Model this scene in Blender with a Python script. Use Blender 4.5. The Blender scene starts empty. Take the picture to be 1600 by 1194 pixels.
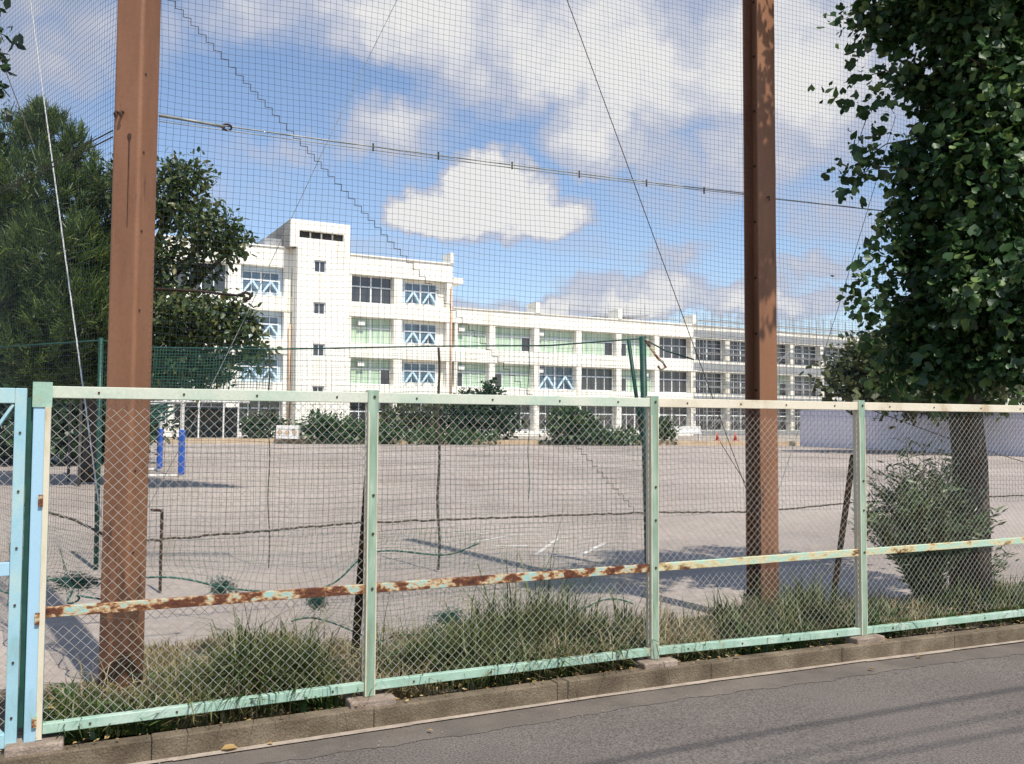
import bpy, math, random
import numpy as np
from mathutils import Vector, Matrix
R = math.radians
random.seed(7); rng = np.random.default_rng(7)
C = bpy.context.scene.collection
sc = bpy.context.scene

# ------------------------------------------------------------------ camera
F = 1400.0; PITCH = math.atan(65/1400); ROLL = 0.0055; EYE = 1.5
f_ = Vector((0, math.cos(PITCH), math.sin(PITCH)))
u0 = Vector((0, -math.sin(PITCH), math.cos(PITCH))); r0 = Vector((1, 0, 0))
u_ = u0*math.cos(ROLL) - r0*math.sin(ROLL)
r_ = r0*math.cos(ROLL) + u0*math.sin(ROLL)
cam = bpy.data.cameras.new('camera'); cam_o = bpy.data.objects.new('camera', cam); C.objects.link(cam_o)
cam_o.matrix_world = Matrix(((r_.x, u_.x, -f_.x, 0), (r_.y, u_.y, -f_.y, 0), (r_.z, u_.z, -f_.z, EYE), (0, 0, 0, 1)))
cam.sensor_width = 36; cam.lens = 36*F/1600; cam.clip_start = .05; cam.clip_end = 3000
sc.camera = cam_o
sc.view_settings.view_transform = 'Standard'; sc.view_settings.look = 'None'
sc.view_settings.gamma = 1; sc.view_settings.exposure = 0.30
sc.cycles.max_bounces = 6; sc.cycles.transparent_max_bounces = 12
sc.cycles.use_denoising = True

def ray(px, py): return f_ + r_*((px-800)/F) + u_*((597-py)/F)
def at(px, py, Y):
    d = ray(px, py); t = Y/d.y
    return Vector((d.x*t, Y, EYE+d.z*t))
def gnd(px, py, z=0.0):
    d = ray(px, py); t = (z-EYE)/d.z
    return Vector((d.x*t, d.y*t, z))
def onplane(px, py, P, e):          # hit the vertical plane through P along e; returns (s, z)
    d = ray(px, py)
    # d*t = P + e*s
    det = d.x*(-e[1]) + e[0]*d.y
    t = (P[0]*(-e[1]) + e[0]*P[1])/det
    s = (d.x*P[1]-d.y*P[0])/(-det) if False else ((d.x*t-P[0])*e[0]+(d.y*t-P[1])*e[1])
    return s, EYE+d.z*t

# ------------------------------------------------------------------ sun and sky
SUN_AZ = math.atan2(.56, -.83)       # azimuth of the sun from +Y clockwise
SUN_EL = R(57)
sd = Vector((math.sin(SUN_AZ)*math.cos(SUN_EL), math.cos(SUN_AZ)*math.cos(SUN_EL), math.sin(SUN_EL)))
sun = bpy.data.lights.new('sun', 'SUN'); sun.energy = 4.3; sun.angle = R(.55); sun.color = (1, .95, .86)
sun_o = bpy.data.objects.new('sun', sun); C.objects.link(sun_o)
sun_o.rotation_euler = sd.to_track_quat('Z', 'Y').to_euler(); sun_o.location = (20, -20, 40)
W = bpy.data.worlds.new('World'); sc.world = W; W.use_nodes = True
nt = W.node_tree; nt.nodes.clear()
def N(t, **k):
    n = nt.nodes.new(t)
    for a, b in k.items(): setattr(n, a, b)
    return n
def L(a, b): nt.links.new(a, b)
def mth(op, a, b=None, c=None, clamp=False):
    n = N('ShaderNodeMath', operation=op); n.use_clamp = clamp
    for i, v in enumerate((a, b, c)):
        if v is None: continue
        if isinstance(v, (int, float)): n.inputs[i].default_value = v
        else: L(v, n.inputs[i])
    return n.outputs[0]
sky = N('ShaderNodeTexSky', sky_type='NISHITA'); sky.sun_disc = False
sky.sun_elevation = SUN_EL; sky.sun_rotation = SUN_AZ; sky.air_density = 1.0; sky.dust_density = .6; sky.ozone_density = 1.3
tc = N('ShaderNodeTexCoord'); sep = N('ShaderNodeSeparateXYZ'); L(tc.outputs['Generated'], sep.inputs[0])
az = mth('ARCTAN2', sep.outputs[0], sep.outputs[1]); el = mth('ARCSINE', sep.outputs[2])
comb = N('ShaderNodeCombineXYZ'); L(az, comb.inputs[0]); L(el, comb.inputs[1])
def fbm(scale, detail=6, rough=.55, off=(0, 0, 0), sy=1.0):
    mp = N('ShaderNodeMapping'); L(comb.outputs[0], mp.inputs[0]); mp.inputs['Location'].default_value = off
    mp.inputs['Scale'].default_value = (1, sy, 1)
    n = N('ShaderNodeTexNoise'); L(mp.outputs[0], n.inputs['Vector'])
    n.inputs['Scale'].default_value = scale; n.inputs['Detail'].default_value = detail; n.inputs['Roughness'].default_value = rough
    return n.outputs[0]
# warp so that the cloud outlines billow
w1 = mth('MULTIPLY', mth('SUBTRACT', fbm(9, 5), .5), .055); w2 = mth('MULTIPLY', mth('SUBTRACT', fbm(9, 5, off=(3, 7, 1)), .5), .045)
w3 = mth('MULTIPLY', mth('SUBTRACT', fbm(34, 5, off=(5, 1, 0)), .5), .05); w4 = mth('MULTIPLY', mth('SUBTRACT', fbm(34, 5, off=(1, 9, 3)), .5), .045)
azw = mth('ADD', az, mth('ADD', w1, w3)); elw = mth('ADD', el, mth('ADD', w2, w4))
clouds = [  # px, py, rx, ry, weight
 (772, 292, 80, 62, 1.9), (700, 322, 105, 52, 1.7), (850, 335, 100, 42, 1.5), (765, 345, 185, 42, 1.5), (735, 270, 55, 36, 1.2), (810, 300, 70, 46, 1.2), (655, 325, 60, 36, 1.0),
 (640, 355, 60, 20, .8), (612, 205, 115, 58, .85), (590, 175, 60, 35, .4), (700, 170, 120, 40, .35),
 (925, 222, 90, 58, 1.3), (990, 190, 110, 60, .6),
 (1080, 290, 150, 75, .62), (1170, 210, 180, 95, .58), (1060, 400, 85, 28, 1.0), (1000, 458, 150, 40, 1.3), (940, 484, 150, 28, 1.0), (1180, 470, 90, 30, .9),
 (1265, 425, 95, 34, 1.0), (1290, 340, 120, 60, .6), (780, 490, 150, 26, 1.0), (1250, 480, 140, 24, .8),
 (1300, 180, 210, 100, .75), (1330, 60, 250, 120, .9), (1080, 70, 310, 120, .9), (800, 40, 330, 105, .92), (560, 5, 280, 95, .9), (1000, 150, 240, 60, .4),
 (860, 120, 240, 70, .6), (95, 40, 190, 85, .8), (60, 150, 110, 60, .45), (440, 235, 140, 34, .45), (330, 30, 120, 55, .4),
 (300, 300, 260, 60, .28), (900, 385, 120, 30, .3), (620, 400, 200, 30, .35),
 # clouds round the rest of the sky
 (2100, 200, 500, 160, .9), (-700, 100, 500, 150, .8), (3100, 0, 600, 200, .8), (-1900, 50, 600, 200, .9), (900, -700, 700, 260, .7), (3900, 250, 500, 120, .9), (-2800, 200, 500, 120, .9)]
D = None
for (x, y, rx, ry, w) in clouds:
    if -200 < x < 1800 and y > -100:
        d = ray(x, y).normalized(); a = math.atan2(d.x, d.y); e = math.asin(d.z)
    else:
        a = (x-800)/F; e = (662-y)/F
    dx = mth('MULTIPLY', mth('SUBTRACT', azw, a), F/rx); dy = mth('MULTIPLY', mth('SUBTRACT', elw, e), F/ry)
    q = mth('SUBTRACT', 1.0, mth('ADD', mth('MULTIPLY', dx, dx), mth('MULTIPLY', dy, dy)), clamp=True)
    D = mth('MULTIPLY', q, w) if D is None else mth('MULTIPLY_ADD', q, w, D)
fine = fbm(26, 8, .6)
dens = mth('ADD', D, mth('MULTIPLY', mth('SUBTRACT', fine, .5), .50))
dens = mth('ADD', dens, mth('MULTIPLY', mth('SUBTRACT', fbm(5, 6, .6, (2, 2, 2), 2.2), .5), .4))
def puffs(scale):
    cb = N('ShaderNodeCombineXYZ'); L(azw, cb.inputs[0]); L(mth('MULTIPLY', elw, 1.25), cb.inputs[1])
    v = N('ShaderNodeTexVoronoi', feature='SMOOTH_F1'); v.inputs['Smoothness'].default_value = .35; v.inputs['Scale'].default_value = scale; L(cb.outputs[0], v.inputs['Vector']); return v.outputs['Distance']
pf = mth('ADD', mth('MULTIPLY', mth('SUBTRACT', .42, puffs(17)), .75), mth('MULTIPLY', mth('SUBTRACT', .42, puffs(41)), .40))
dens = mth('ADD', dens, mth('MULTIPLY', pf, mth('MINIMUM', mth('MULTIPLY', D, 1.1), 1.0)))
mr = N('ShaderNodeMapRange', interpolation_type='SMOOTHSTEP'); L(dens, mr.inputs[0])
mr.inputs[1].default_value = .0; mr.inputs[2].default_value = .80; mr.inputs[3].default_value = 0.03; mr.inputs[4].default_value = .97
# cloud brightness: thick tops white, thin sheets lavender grey
br = N('ShaderNodeMapRange', interpolation_type='SMOOTHSTEP'); L(mth('ADD', dens, mth('MULTIPLY', mth('SUBTRACT', fbm(15, 6, .6, (8, 3, 0)), .5), .8)), br.inputs[0])
br.inputs[1].default_value = .55; br.inputs[2].default_value = 1.6
cmix = N('ShaderNodeMix', data_type='RGBA'); L(br.outputs[0], cmix.inputs[0])
cmix.inputs[6].default_value = (.42, .455, .56, 1); cmix.inputs[7].default_value = (.71, .70, .69, 1)
skm = N('ShaderNodeVectorMath', operation='MULTIPLY'); L(sky.outputs[0], skm.inputs[0]); skm.inputs[1].default_value = (.135, .135, .140)
mx = N('ShaderNodeMix', data_type='RGBA'); L(mr.outputs[0], mx.inputs[0]); L(skm.outputs[0], mx.inputs[6]); L(cmix.outputs[2], mx.inputs[7])
bg = N('ShaderNodeBackground'); L(mx.outputs[2], bg.inputs[0]); bg.inputs[1].default_value = 1.0
out = N('ShaderNodeOutputWorld'); L(bg.outputs[0], out.inputs[0])

# ------------------------------------------------------------------ materials
def newmat(name):
    m = bpy.data.materials.new(name); m.use_nodes = True
    b = m.node_tree.nodes['Principled BSDF']; return m, m.node_tree, b
def mat(name, cols, scale=4, rough=.7, detail=6, contrast=(.35, .65), bump=0, bscale=40, metal=0, stretch=(1, 1, 1), spec=.4, grain=0, gscale=200, nr=.6, const=False):
    """cols: list of colours laid over noise; grain darkens/lightens at a small scale"""
    m, t, b = newmat(name)
    tcn = t.nodes.new('ShaderNodeTexCoord'); mp = t.nodes.new('ShaderNodeMapping'); mp.inputs['Scale'].default_value = stretch
    t.links.new(tcn.outputs['Object'], mp.inputs[0])
    n = t.nodes.new('ShaderNodeTexNoise'); t.links.new(mp.outputs[0], n.inputs['Vector'])
    n.inputs['Scale'].default_value = scale; n.inputs['Detail'].default_value = detail; n.inputs['Roughness'].default_value = nr
    cr = t.nodes.new('ShaderNodeValToRGB'); t.links.new(n.outputs[0], cr.inputs[0])
    if const: cr.color_ramp.interpolation = 'CONSTANT'
    el_ = cr.color_ramp.elements
    k = len(cols)
    for i, c in enumerate(cols):
        p = contrast[0] + (contrast[1]-contrast[0])*(i/max(1, k-1))
        if i < 2: e = el_[i]; e.position = p
        else: e = el_.new(p)
        e.color = (*c, 1)
    if k == 1: el_[1].color = (*cols[0], 1)
    src = cr.outputs[0]
    if grain:
        g = t.nodes.new('ShaderNodeTexNoise'); t.links.new(tcn.outputs['Object'], g.inputs['Vector']); g.inputs['Scale'].default_value = gscale; g.inputs['Detail'].default_value = 3
        mr_ = t.nodes.new('ShaderNodeMapRange'); t.links.new(g.outputs[0], mr_.inputs[0]); mr_.inputs[1].default_value = .3; mr_.inputs[2].default_value = .7
        mr_.inputs[3].default_value = 1-grain; mr_.inputs[4].default_value = 1+grain
        vm = t.nodes.new('ShaderNodeVectorMath'); vm.operation = 'SCALE'; t.links.new(src, vm.inputs[0]); t.links.new(mr_.outputs[0], vm.inputs['Scale'])
        src = vm.outputs[0]
    t.links.new(src, b.inputs['Base Color'])
    b.inputs['Roughness'].default_value = rough; b.inputs['Metallic'].default_value = metal
    b.inputs['Specular IOR Level'].default_value = spec
    if bump:
        g2 = t.nodes.new('ShaderNodeTexNoise'); t.links.new(tcn.outputs['Object'], g2.inputs['Vector']); g2.inputs['Scale'].default_value = bscale; g2.inputs['Detail'].default_value = 6
        bp = t.nodes.new('ShaderNodeBump'); bp.inputs['Strength'].default_value = bump; bp.inputs['Distance'].default_value = .01
        t.links.new(g2.outputs[0], bp.inputs['Height']); t.links.new(bp.outputs[0], b.inputs['Normal'])
    return m
def leafmat(name, c1, c2, c3, trans=.35, rough=.45):
    m, t, b = newmat(name)
    g = t.nodes.new('ShaderNodeNewGeometry'); cr = t.nodes.new('ShaderNodeValToRGB')
    t.links.new(g.outputs['Random Per Island'], cr.inputs[0])
    cr.color_ramp.elements[0].color = (*c1, 1); cr.color_ramp.elements[1].color = (*c3, 1)
    e = cr.color_ramp.elements.new(.75); e.color = (*c2, 1)
    t.links.new(cr.outputs[0], b.inputs['Base Color']); b.inputs['Roughness'].default_value = rough
    tr = t.nodes.new('ShaderNodeBsdfTranslucent'); t.links.new(cr.outputs[0], tr.inputs[0])
    ms = t.nodes.new('ShaderNodeMixShader'); ms.inputs[0].default_value = trans
    t.links.new(b.outputs[0], ms.inputs[1]); t.links.new(tr.outputs[0], ms.inputs[2])
    t.links.new(ms.outputs[0], t.nodes['Material Output'].inputs[0])
    return m
m_asphalt = mat('asphalt', [(.125, .106, .092), (.165, .141, .123)], scale=1.1, rough=.9, bump=.8, bscale=170, grain=.5, gscale=95, contrast=(.3, .7))
m_gutter = mat('gutter', [(.105, .088, .074), (.16, .135, .112)], scale=2.5, rough=.9, bump=.4, bscale=150, grain=.25, gscale=160)
m_kerb = mat('kerb_concrete', [(.075, .055, .034), (.14, .107, .070), (.22, .175, .12)], scale=5, rough=.95, bump=.7, bscale=90, grain=.3, gscale=150, contrast=(.28, .72))
m_block = mat('block_concrete', [(.20, .15, .115), (.36, .29, .23)], scale=9, rough=.95, bump=.6, bscale=90, grain=.25, gscale=150)
m_mortar = mat('mortar', [(.28, .23, .18), (.42, .35, .28)], scale=12, rough=.9, grain=.2)
m_field = mat('sand_field', [(.26, .216, .182), (.345, .29, .246), (.42, .355, .302)], scale=.22, rough=.95, bump=.25, bscale=30, grain=.13, gscale=9, contrast=(.34, .66), stretch=(1, .6, 1), detail=10)
m_dirt = mat('dirt', [(.05, .04, .026), (.12, .095, .065), (.28, .225, .17)], scale=4, rough=.97, bump=.8, bscale=40, grain=.3, gscale=80, contrast=(.3, .68))
m_chalk = mat('chalk', [(.42, .36, .31), (.72, .68, .63)], scale=3.5, rough=.9, contrast=(.38, .55))
m_terr = mat('terrace', [(.30, .25, .2), (.4, .34, .27)], scale=.5, rough=.95, grain=.2, gscale=8)
m_ochre = mat('ochre_kerb', [(.50, .36, .22), (.62, .48, .32)], scale=.8, rough=.9)
m_post = mat('brown_paint', [(.165, .074, .038), (.235, .108, .054), (.285, .138, .074)], scale=2.2, rough=.55, stretch=(2.5, 2.5, .5), contrast=(.25, .75), bump=.12, bscale=25, grain=.06, gscale=60)
def rusty(m, rust, zr=1.3):  # lays noisy darker brown patches over the colour, denser towards the foot
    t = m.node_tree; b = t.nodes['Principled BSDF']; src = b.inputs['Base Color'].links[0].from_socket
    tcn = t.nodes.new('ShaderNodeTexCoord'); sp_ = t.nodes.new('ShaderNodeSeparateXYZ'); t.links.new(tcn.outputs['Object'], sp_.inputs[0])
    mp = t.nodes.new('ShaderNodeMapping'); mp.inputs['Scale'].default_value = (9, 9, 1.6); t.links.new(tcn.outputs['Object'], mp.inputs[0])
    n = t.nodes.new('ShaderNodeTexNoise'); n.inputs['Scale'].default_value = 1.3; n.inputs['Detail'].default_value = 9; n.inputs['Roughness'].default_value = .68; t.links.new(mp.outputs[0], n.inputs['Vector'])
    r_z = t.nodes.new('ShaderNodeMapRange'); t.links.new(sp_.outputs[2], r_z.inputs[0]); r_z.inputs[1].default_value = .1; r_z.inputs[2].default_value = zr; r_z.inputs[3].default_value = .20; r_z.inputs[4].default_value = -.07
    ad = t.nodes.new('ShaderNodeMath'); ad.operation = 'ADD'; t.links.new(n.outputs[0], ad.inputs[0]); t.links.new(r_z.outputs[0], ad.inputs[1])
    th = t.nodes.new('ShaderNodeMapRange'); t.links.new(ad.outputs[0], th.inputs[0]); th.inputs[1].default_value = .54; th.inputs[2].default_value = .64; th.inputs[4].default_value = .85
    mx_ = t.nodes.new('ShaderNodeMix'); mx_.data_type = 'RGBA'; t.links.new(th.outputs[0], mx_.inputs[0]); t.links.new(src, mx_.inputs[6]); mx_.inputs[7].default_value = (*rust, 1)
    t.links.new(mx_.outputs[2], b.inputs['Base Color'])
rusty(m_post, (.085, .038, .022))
m_postdark = mat('rust_dark', [(.04, .022, .016), (.09, .045, .03)], scale=20, rough=.9)
m_mint = mat('mint_paint', [(.44, .40, .26), (.29, .44, .34), (.34, .49, .38), (.43, .54, .45)], scale=7, rough=.5, contrast=(.27, .62), stretch=(1, 1, 1), grain=.08, gscale=90)
m_postgreen = mat('post_mint', [(.22, .24, .16), (.22, .32, .23), (.30, .41, .31), (.46, .50, .38)], scale=5, rough=.5, contrast=(.3, .7), stretch=(3, 3, .6), grain=.06)
m_cream = mat('cream_paint', [(.36, .23, .10), (.56, .49, .33), (.64, .58, .43)], scale=6, rough=.5, contrast=(.25, .5), stretch=(3, 3, .7), grain=.06)
m_top1 = mat('pale_rail', [(.38, .50, .39), (.53, .57, .45), (.60, .60, .50)], scale=3, rough=.5, contrast=(.3, .65), grain=.07, gscale=80)
m_top2 = mat('cream_rail', [(.42, .26, .13), (.60, .53, .39), (.68, .61, .47)], scale=4, rough=.5, contrast=(.3, .55), grain=.07, gscale=80)
m_rust = mat('rusty_rail', [(.05, .018, .010), (.13, .042, .018), (.075, .026, .014), (.30, .13, .05), (.52, .42, .25), (.30, .46, .40), (.26, .48, .44)], scale=5.5, rough=.8, contrast=(.36, .66), nr=.68, detail=8, bump=.5, bscale=60, stretch=(2.2, 2.2, 4))
m_rust2 = mat('part_rusty_rail', [(.10, .035, .018), (.48, .38, .18), (.58, .52, .33), (.36, .52, .40), (.40, .56, .42)], scale=4, rough=.7, contrast=(.36, .62), nr=.7, detail=8, bump=.4, bscale=60, stretch=(2, 2, 4))
m_cyan = mat('cyan_paint', [(.40, .26, .12), (.26, .44, .46), (.32, .52, .58), (.42, .56, .52)], scale=4, rough=.45, contrast=(.2, .65), stretch=(2, 2, .8), grain=.06)
m_blue = mat('pale_blue_paint', [(.26, .42, .32), (.30, .48, .56), (.36, .55, .66)], scale=2.5, rough=.45, contrast=(.3, .5), stretch=(2, 2, .9), grain=.05)
m_wire = mat('mesh_wire', [(.30, .28, .24), (.46, .44, .39), (.38, .30, .22)], scale=9, rough=.45, spec=.5)
m_screw = mat('screw', [(.03, .02, .015), (.09, .05, .03)], scale=60, rough=.8)
m_net = mat('net_cord', [(.022, .035, .06), (.035, .05, .07)], scale=3, rough=.85)
m_gnet = mat('green_cord', [(.018, .075, .055), (.04, .13, .10)], scale=6, rough=.8)
m_rope = mat('dark_rope', [(.035, .03, .022), (.10, .08, .055)], scale=40, rough=.9)
m_cable = mat('grey_cable', [(.16, .17, .16), (.40, .42, .38)], scale=8, rough=.5, metal=.2)
m_gpost = mat('green_post', [(.008, .045, .032), (.018, .085, .06)], scale=6, rough=.5)
m_brace = mat('brace_iron', [(.018, .013, .010), (.07, .035, .02)], scale=10, rough=.9)
m_wall = mat('white_wall', [(.60, .53, .40), (.78, .72, .58), (.84, .79, .68), (.86, .83, .74)], scale=.7, rough=.85, stretch=(3, 3, .35), contrast=(.24, .5), grain=.05, gscale=.6)
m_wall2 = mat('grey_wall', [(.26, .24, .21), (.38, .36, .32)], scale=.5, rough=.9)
m_frame = mat('window_frame', [(.72, .74, .74)], rough=.4)
m_bframe = mat('blue_frame', [(.50, .62, .74), (.58, .70, .78)], scale=1, rough=.45)
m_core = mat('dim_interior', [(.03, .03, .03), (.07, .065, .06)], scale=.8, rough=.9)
m_curt = mat('curtain', [(.36, .50, .36), (.56, .66, .50)], scale=1.2, rough=.9, stretch=(3, 3, .2))
m_glassd = mat('dark_glass', [(.030, .032, .036), (.07, .065, .07)], scale=.35, rough=.12, spec=.8)
m_glassc = mat('curtained_glass', [(.28, .40, .28), (.42, .54, .40), (.56, .66, .50)], scale=2.2, rough=.25, stretch=(2.5, 2.5, .12), contrast=(.3, .7), spec=.6)
m_glassb = mat('blue_grey_glass', [(.05, .08, .12), (.16, .24, .30)], scale=.6, rough=.15, spec=.8)
m_pipe = mat('drain_pipe', [(.55, .36, .24), (.70, .52, .38)], scale=.5, rough=.6)
m_grey = mat('steel_grey', [(.30, .31, .32), (.42, .42, .42)], scale=3, rough=.45, metal=.4)
m_hoard = mat('hoarding_white', [(.66, .64, .74), (.74, .72, .82)], scale=.5, rough=.6)
m_white = mat('white_paint', [(.72, .70, .66), (.8, .79, .76)], scale=3, rough=.5)
m_pad = mat('blue_pad', [(.02, .08, .42), (.03, .13, .55)], scale=4, rough=.5)
m_red = mat('red_plastic', [(.5, .06, .03), (.6, .1, .05)], scale=4, rough=.5)
m_bark = mat('bark', [(.035, .028, .02), (.09, .072, .055), (.14, .12, .095)], scale=9, rough=.95, bump=1, bscale=30, stretch=(1, 1, .25), contrast=(.3, .7))
m_barkg = mat('grey_bark', [(.10, .095, .085), (.2, .19, .17)], scale=6, rough=.95, stretch=(1, 1, .3))
m_ginkgo = leafmat('ginkgo_leaf', (.018, .048, .015), (.046, .105, .028), (.19, .27, .075), .3)
m_pine = leafmat('pine_needle', (.030, .062, .012), (.080, .135, .022), (.21, .25, .05), .25, .5)
m_cherry = leafmat('cherry_leaf', (.030, .058, .016), (.070, .105, .026), (.17, .16, .045), .32)
m_darkleaf = leafmat('dark_leaf', (.014, .032, .012), (.028, .06, .018), (.05, .10, .03), .2)
m_hedge = leafmat('hedge_leaf', (.025, .062, .018), (.050, .11, .028), (.10, .17, .045), .3)
m_olive = leafmat('olive_leaf', (.05, .068, .022), (.085, .10, .035), (.13, .14, .05), .3)
m_weed = leafmat('weed_leaf', (.07, .12, .045), (.14, .20, .085), (.30, .34, .20), .3)
m_weed2 = leafmat('low_weed_leaf', (.035, .08, .018), (.07, .13, .03), (.14, .19, .06), .3)
m_grass = leafmat('green_grass', (.055, .085, .018), (.11, .15, .035), (.26, .26, .09), .35)
m_dry = leafmat('dry_grass', (.20, .16, .07), (.34, .27, .13), (.50, .42, .24), .3)
m_dleaf = leafmat('dead_leaf', (.22, .12, .05), (.45, .30, .12), (.62, .50, .25), .2)

# ------------------------------------------------------------------ mesh helpers
def tag(o, label=None, cat=None, group=None, kind=None):
    if label: o['label'] = label
    if cat: o['category'] = cat
    if group: o['group'] = group
    if kind: o['kind'] = kind
    return o
def thing(name, loc, label, cat, group=None):
    o = bpy.data.objects.new(name, None); C.objects.link(o); o.location = loc; o.empty_display_size = .2
    return tag(o, label, cat, group)
def wloc(o):
    v = Vector((0, 0, 0))
    while o is not None: v += Vector(o.location); o = o.parent
    return v
def link(name, me, m, parent):
    for mm in (m if isinstance(m, (list, tuple)) else [m]): me.materials.append(mm)
    o = bpy.data.objects.new(name, me); C.objects.link(o)
    if parent is not None: o.parent = parent
    return o
class MB:
    def __init__(s): s.v = []; s.f = []; s.mi = []
    def add(s, vs, fs, mi=0):
        k = len(s.v); s.v += [tuple(v) for v in vs]; s.f += [tuple(k+i for i in f) for f in fs]; s.mi += [mi]*len(fs); return s
    def box(s, o, ax, ay, az, mi=None):
        """o corner; ax, ay, az edge vectors"""
        o, ax, ay, az = map(Vector, (o, ax, ay, az))
        vs = [o, o+ax, o+ax+ay, o+ay, o+az, o+ax+az, o+ax+ay+az, o+ay+az]
        fs = [(0, 3, 2, 1), (4, 5, 6, 7), (0, 1, 5, 4), (1, 2, 6, 5), (2, 3, 7, 6), (3, 0, 4, 7)]
        if ax.cross(ay).dot(az) < 0: fs = [f[::-1] for f in fs]
        k = len(s.v); s.v += [tuple(v) for v in vs]; s.f += [tuple(k+i for i in f) for f in fs]
        s.mi += list(mi) if mi else [0]*6
        return s
    def tube(s, pts, r, n=6, cap=True, r1=None):
        pts = [Vector(p) for p in pts]; m = len(pts); k = len(s.v); prev = None
        for i, p in enumerate(pts):
            d = (pts[min(i+1, m-1)]-pts[max(i-1, 0)]).normalized()
            a = prev if prev is not None else (Vector((0, 0, 1)) if abs(d.z) < .9 else Vector((1, 0, 0)))
            x = (a - d*a.dot(d)).normalized(); y = d.cross(x); prev = x
            rr = r if r1 is None else r+(r1-r)*i/max(1, m-1)
            if isinstance(r, (list, tuple)): rr = r[i]
            for j in range(n):
                t = 2*math.pi*j/n; s.v.append(tuple(p+x*rr*math.cos(t)+y*rr*math.sin(t)))
        for i in range(m-1):
            for j in range(n):
                a, b = k+i*n+j, k+i*n+(j+1) % n
                s.f.append((a, b, b+n, a+n)); s.mi.append(0)
        if cap:
            s.f.append(tuple(k+j for j in range(n))[::-1]); s.f.append(tuple(k+(m-1)*n+j for j in range(n))); s.mi += [0, 0]
        return s
    def build(s, name, m, parent=None, smooth=False, bevel=0):
        base = wloc(parent) if parent is not None else Vector((0, 0, 0))
        me = bpy.data.meshes.new(name)
        me.from_pydata([(v[0]-base.x, v[1]-base.y, v[2]-base.z) for v in s.v], [], s.f)
        o = link(name, me, m, parent)
        if any(s.mi): me.polygons.foreach_set('material_index', s.mi)
        if smooth: me.polygons.foreach_set('use_smooth', [True]*len(me.polygons))
        if bevel:
            md = o.modifiers.new('bevel', 'BEVEL'); md.width = bevel; md.segments = 3; md.limit_method = 'ANGLE'
        return o
def npmesh(name, V, Fa, m, parent=None, smooth=False):
    base = wloc(parent) if parent is not None else Vector((0, 0, 0))
    V = np.asarray(V, dtype=np.float32)-np.array(base, dtype=np.float32); Fa = np.asarray(Fa, dtype=np.int32)
    me = bpy.data.meshes.new(name); k = Fa.shape[1]
    me.vertices.add(len(V)); me.vertices.foreach_set('co', V.ravel())
    me.loops.add(Fa.size); me.loops.foreach_set('vertex_index', Fa.ravel())
    me.polygons.add(len(Fa)); me.polygons.foreach_set('loop_start', np.arange(0, Fa.size, k, dtype=np.int32))
    me.polygons.foreach_set('loop_total', np.full(len(Fa), k, dtype=np.int32))
    if smooth: me.polygons.foreach_set('use_smooth', np.ones(len(Fa), dtype=bool))
    me.update(calc_edges=True)
    return link(name, me, m, parent)
def cords(P, r, nrm, sides=3):
    """P (K,m,3) polylines -> verts, quads of thin tubes"""
    P = np.asarray(P, dtype=np.float64); K, m, _ = P.shape
    d = np.gradient(P, axis=1); d /= np.linalg.norm(d, axis=2, keepdims=True)+1e-12
    nn = np.broadcast_to(np.asarray(nrm, dtype=np.float64), P.shape); b = np.cross(d, nn); b /= np.linalg.norm(b, axis=2, keepdims=True)+1e-12
    a = np.cross(b, d)
    ring = [P+r*(math.cos(t)*a+math.sin(t)*b) for t in np.arange(sides)*2*math.pi/sides]
    V = np.stack(ring, axis=2)                       # K,m,s,3
    idx = np.arange(K*m*sides).reshape(K, m, sides)
    A = idx[:, :-1, :]; B = np.roll(idx, -1, axis=2)[:, :-1, :]; Cc = np.roll(idx, -1, axis=2)[:, 1:, :]; Dd = idx[:, 1:, :]
    return V.reshape(-1, 3), np.stack([A, B, Cc, Dd], axis=-1).reshape(-1, 4)
def leaves(cent, axis, size, tv, tf, up=None, jit=.5):
    """place a leaf template (tv in x,y,z; y = along) on every centre"""
    n = len(cent); axis = axis/(np.linalg.norm(axis, axis=1, keepdims=True)+1e-9)
    rnd = rng.normal(size=(n, 3)) if up is None else up+rng.normal(size=(n, 3))*jit
    x = np.cross(axis, rnd); x /= np.linalg.norm(x, axis=1, keepdims=True)+1e-9
    z = np.cross(x, axis)
    tv = np.asarray(tv); V = cent[:, None, :]+size[:, None, None]*(tv[None, :, 0:1]*x[:, None, :]+tv[None, :, 1:2]*axis[:, None, :]+tv[None, :, 2:3]*z[:, None, :])
    tf = np.asarray(tf); Fa = tf[None]+(np.arange(n)*len(tv))[:, None, None]
    return V.reshape(-1, 3), Fa.reshape(-1, tf.shape[1])
T_GINKGO = ([(0, 0, 0), (-.46, .52, .16), (-.42, .80, .12), (-.24, .98, .04), (0, .76, -.08), (.22, 1.0, .04), (.44, .78, .12), (.44, .48, .16)], [(0, 3, 2, 1), (0, 5, 4, 3), (0, 7, 6, 5)])
T_OVAL = ([(0, 0, 0), (-.28, .35, .06), (-.2, .75, .03), (0, 1, -.05), (.2, .75, .03), (.28, .35, .06)], [(0, 3, 2, 1), (0, 5, 4, 3)])
T_QUAD = ([(-.3, 0, 0), (.3, 0, 0), (.2, 1, .1), (-.25, .9, -.05)], [(0, 1, 2, 3)])
T_LANCE = ([(0, 0, 0), (.1, .45, .02), (0, 1, -.05), (-.1, .45, .02)], [(0, 1, 2, 3)])

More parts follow.
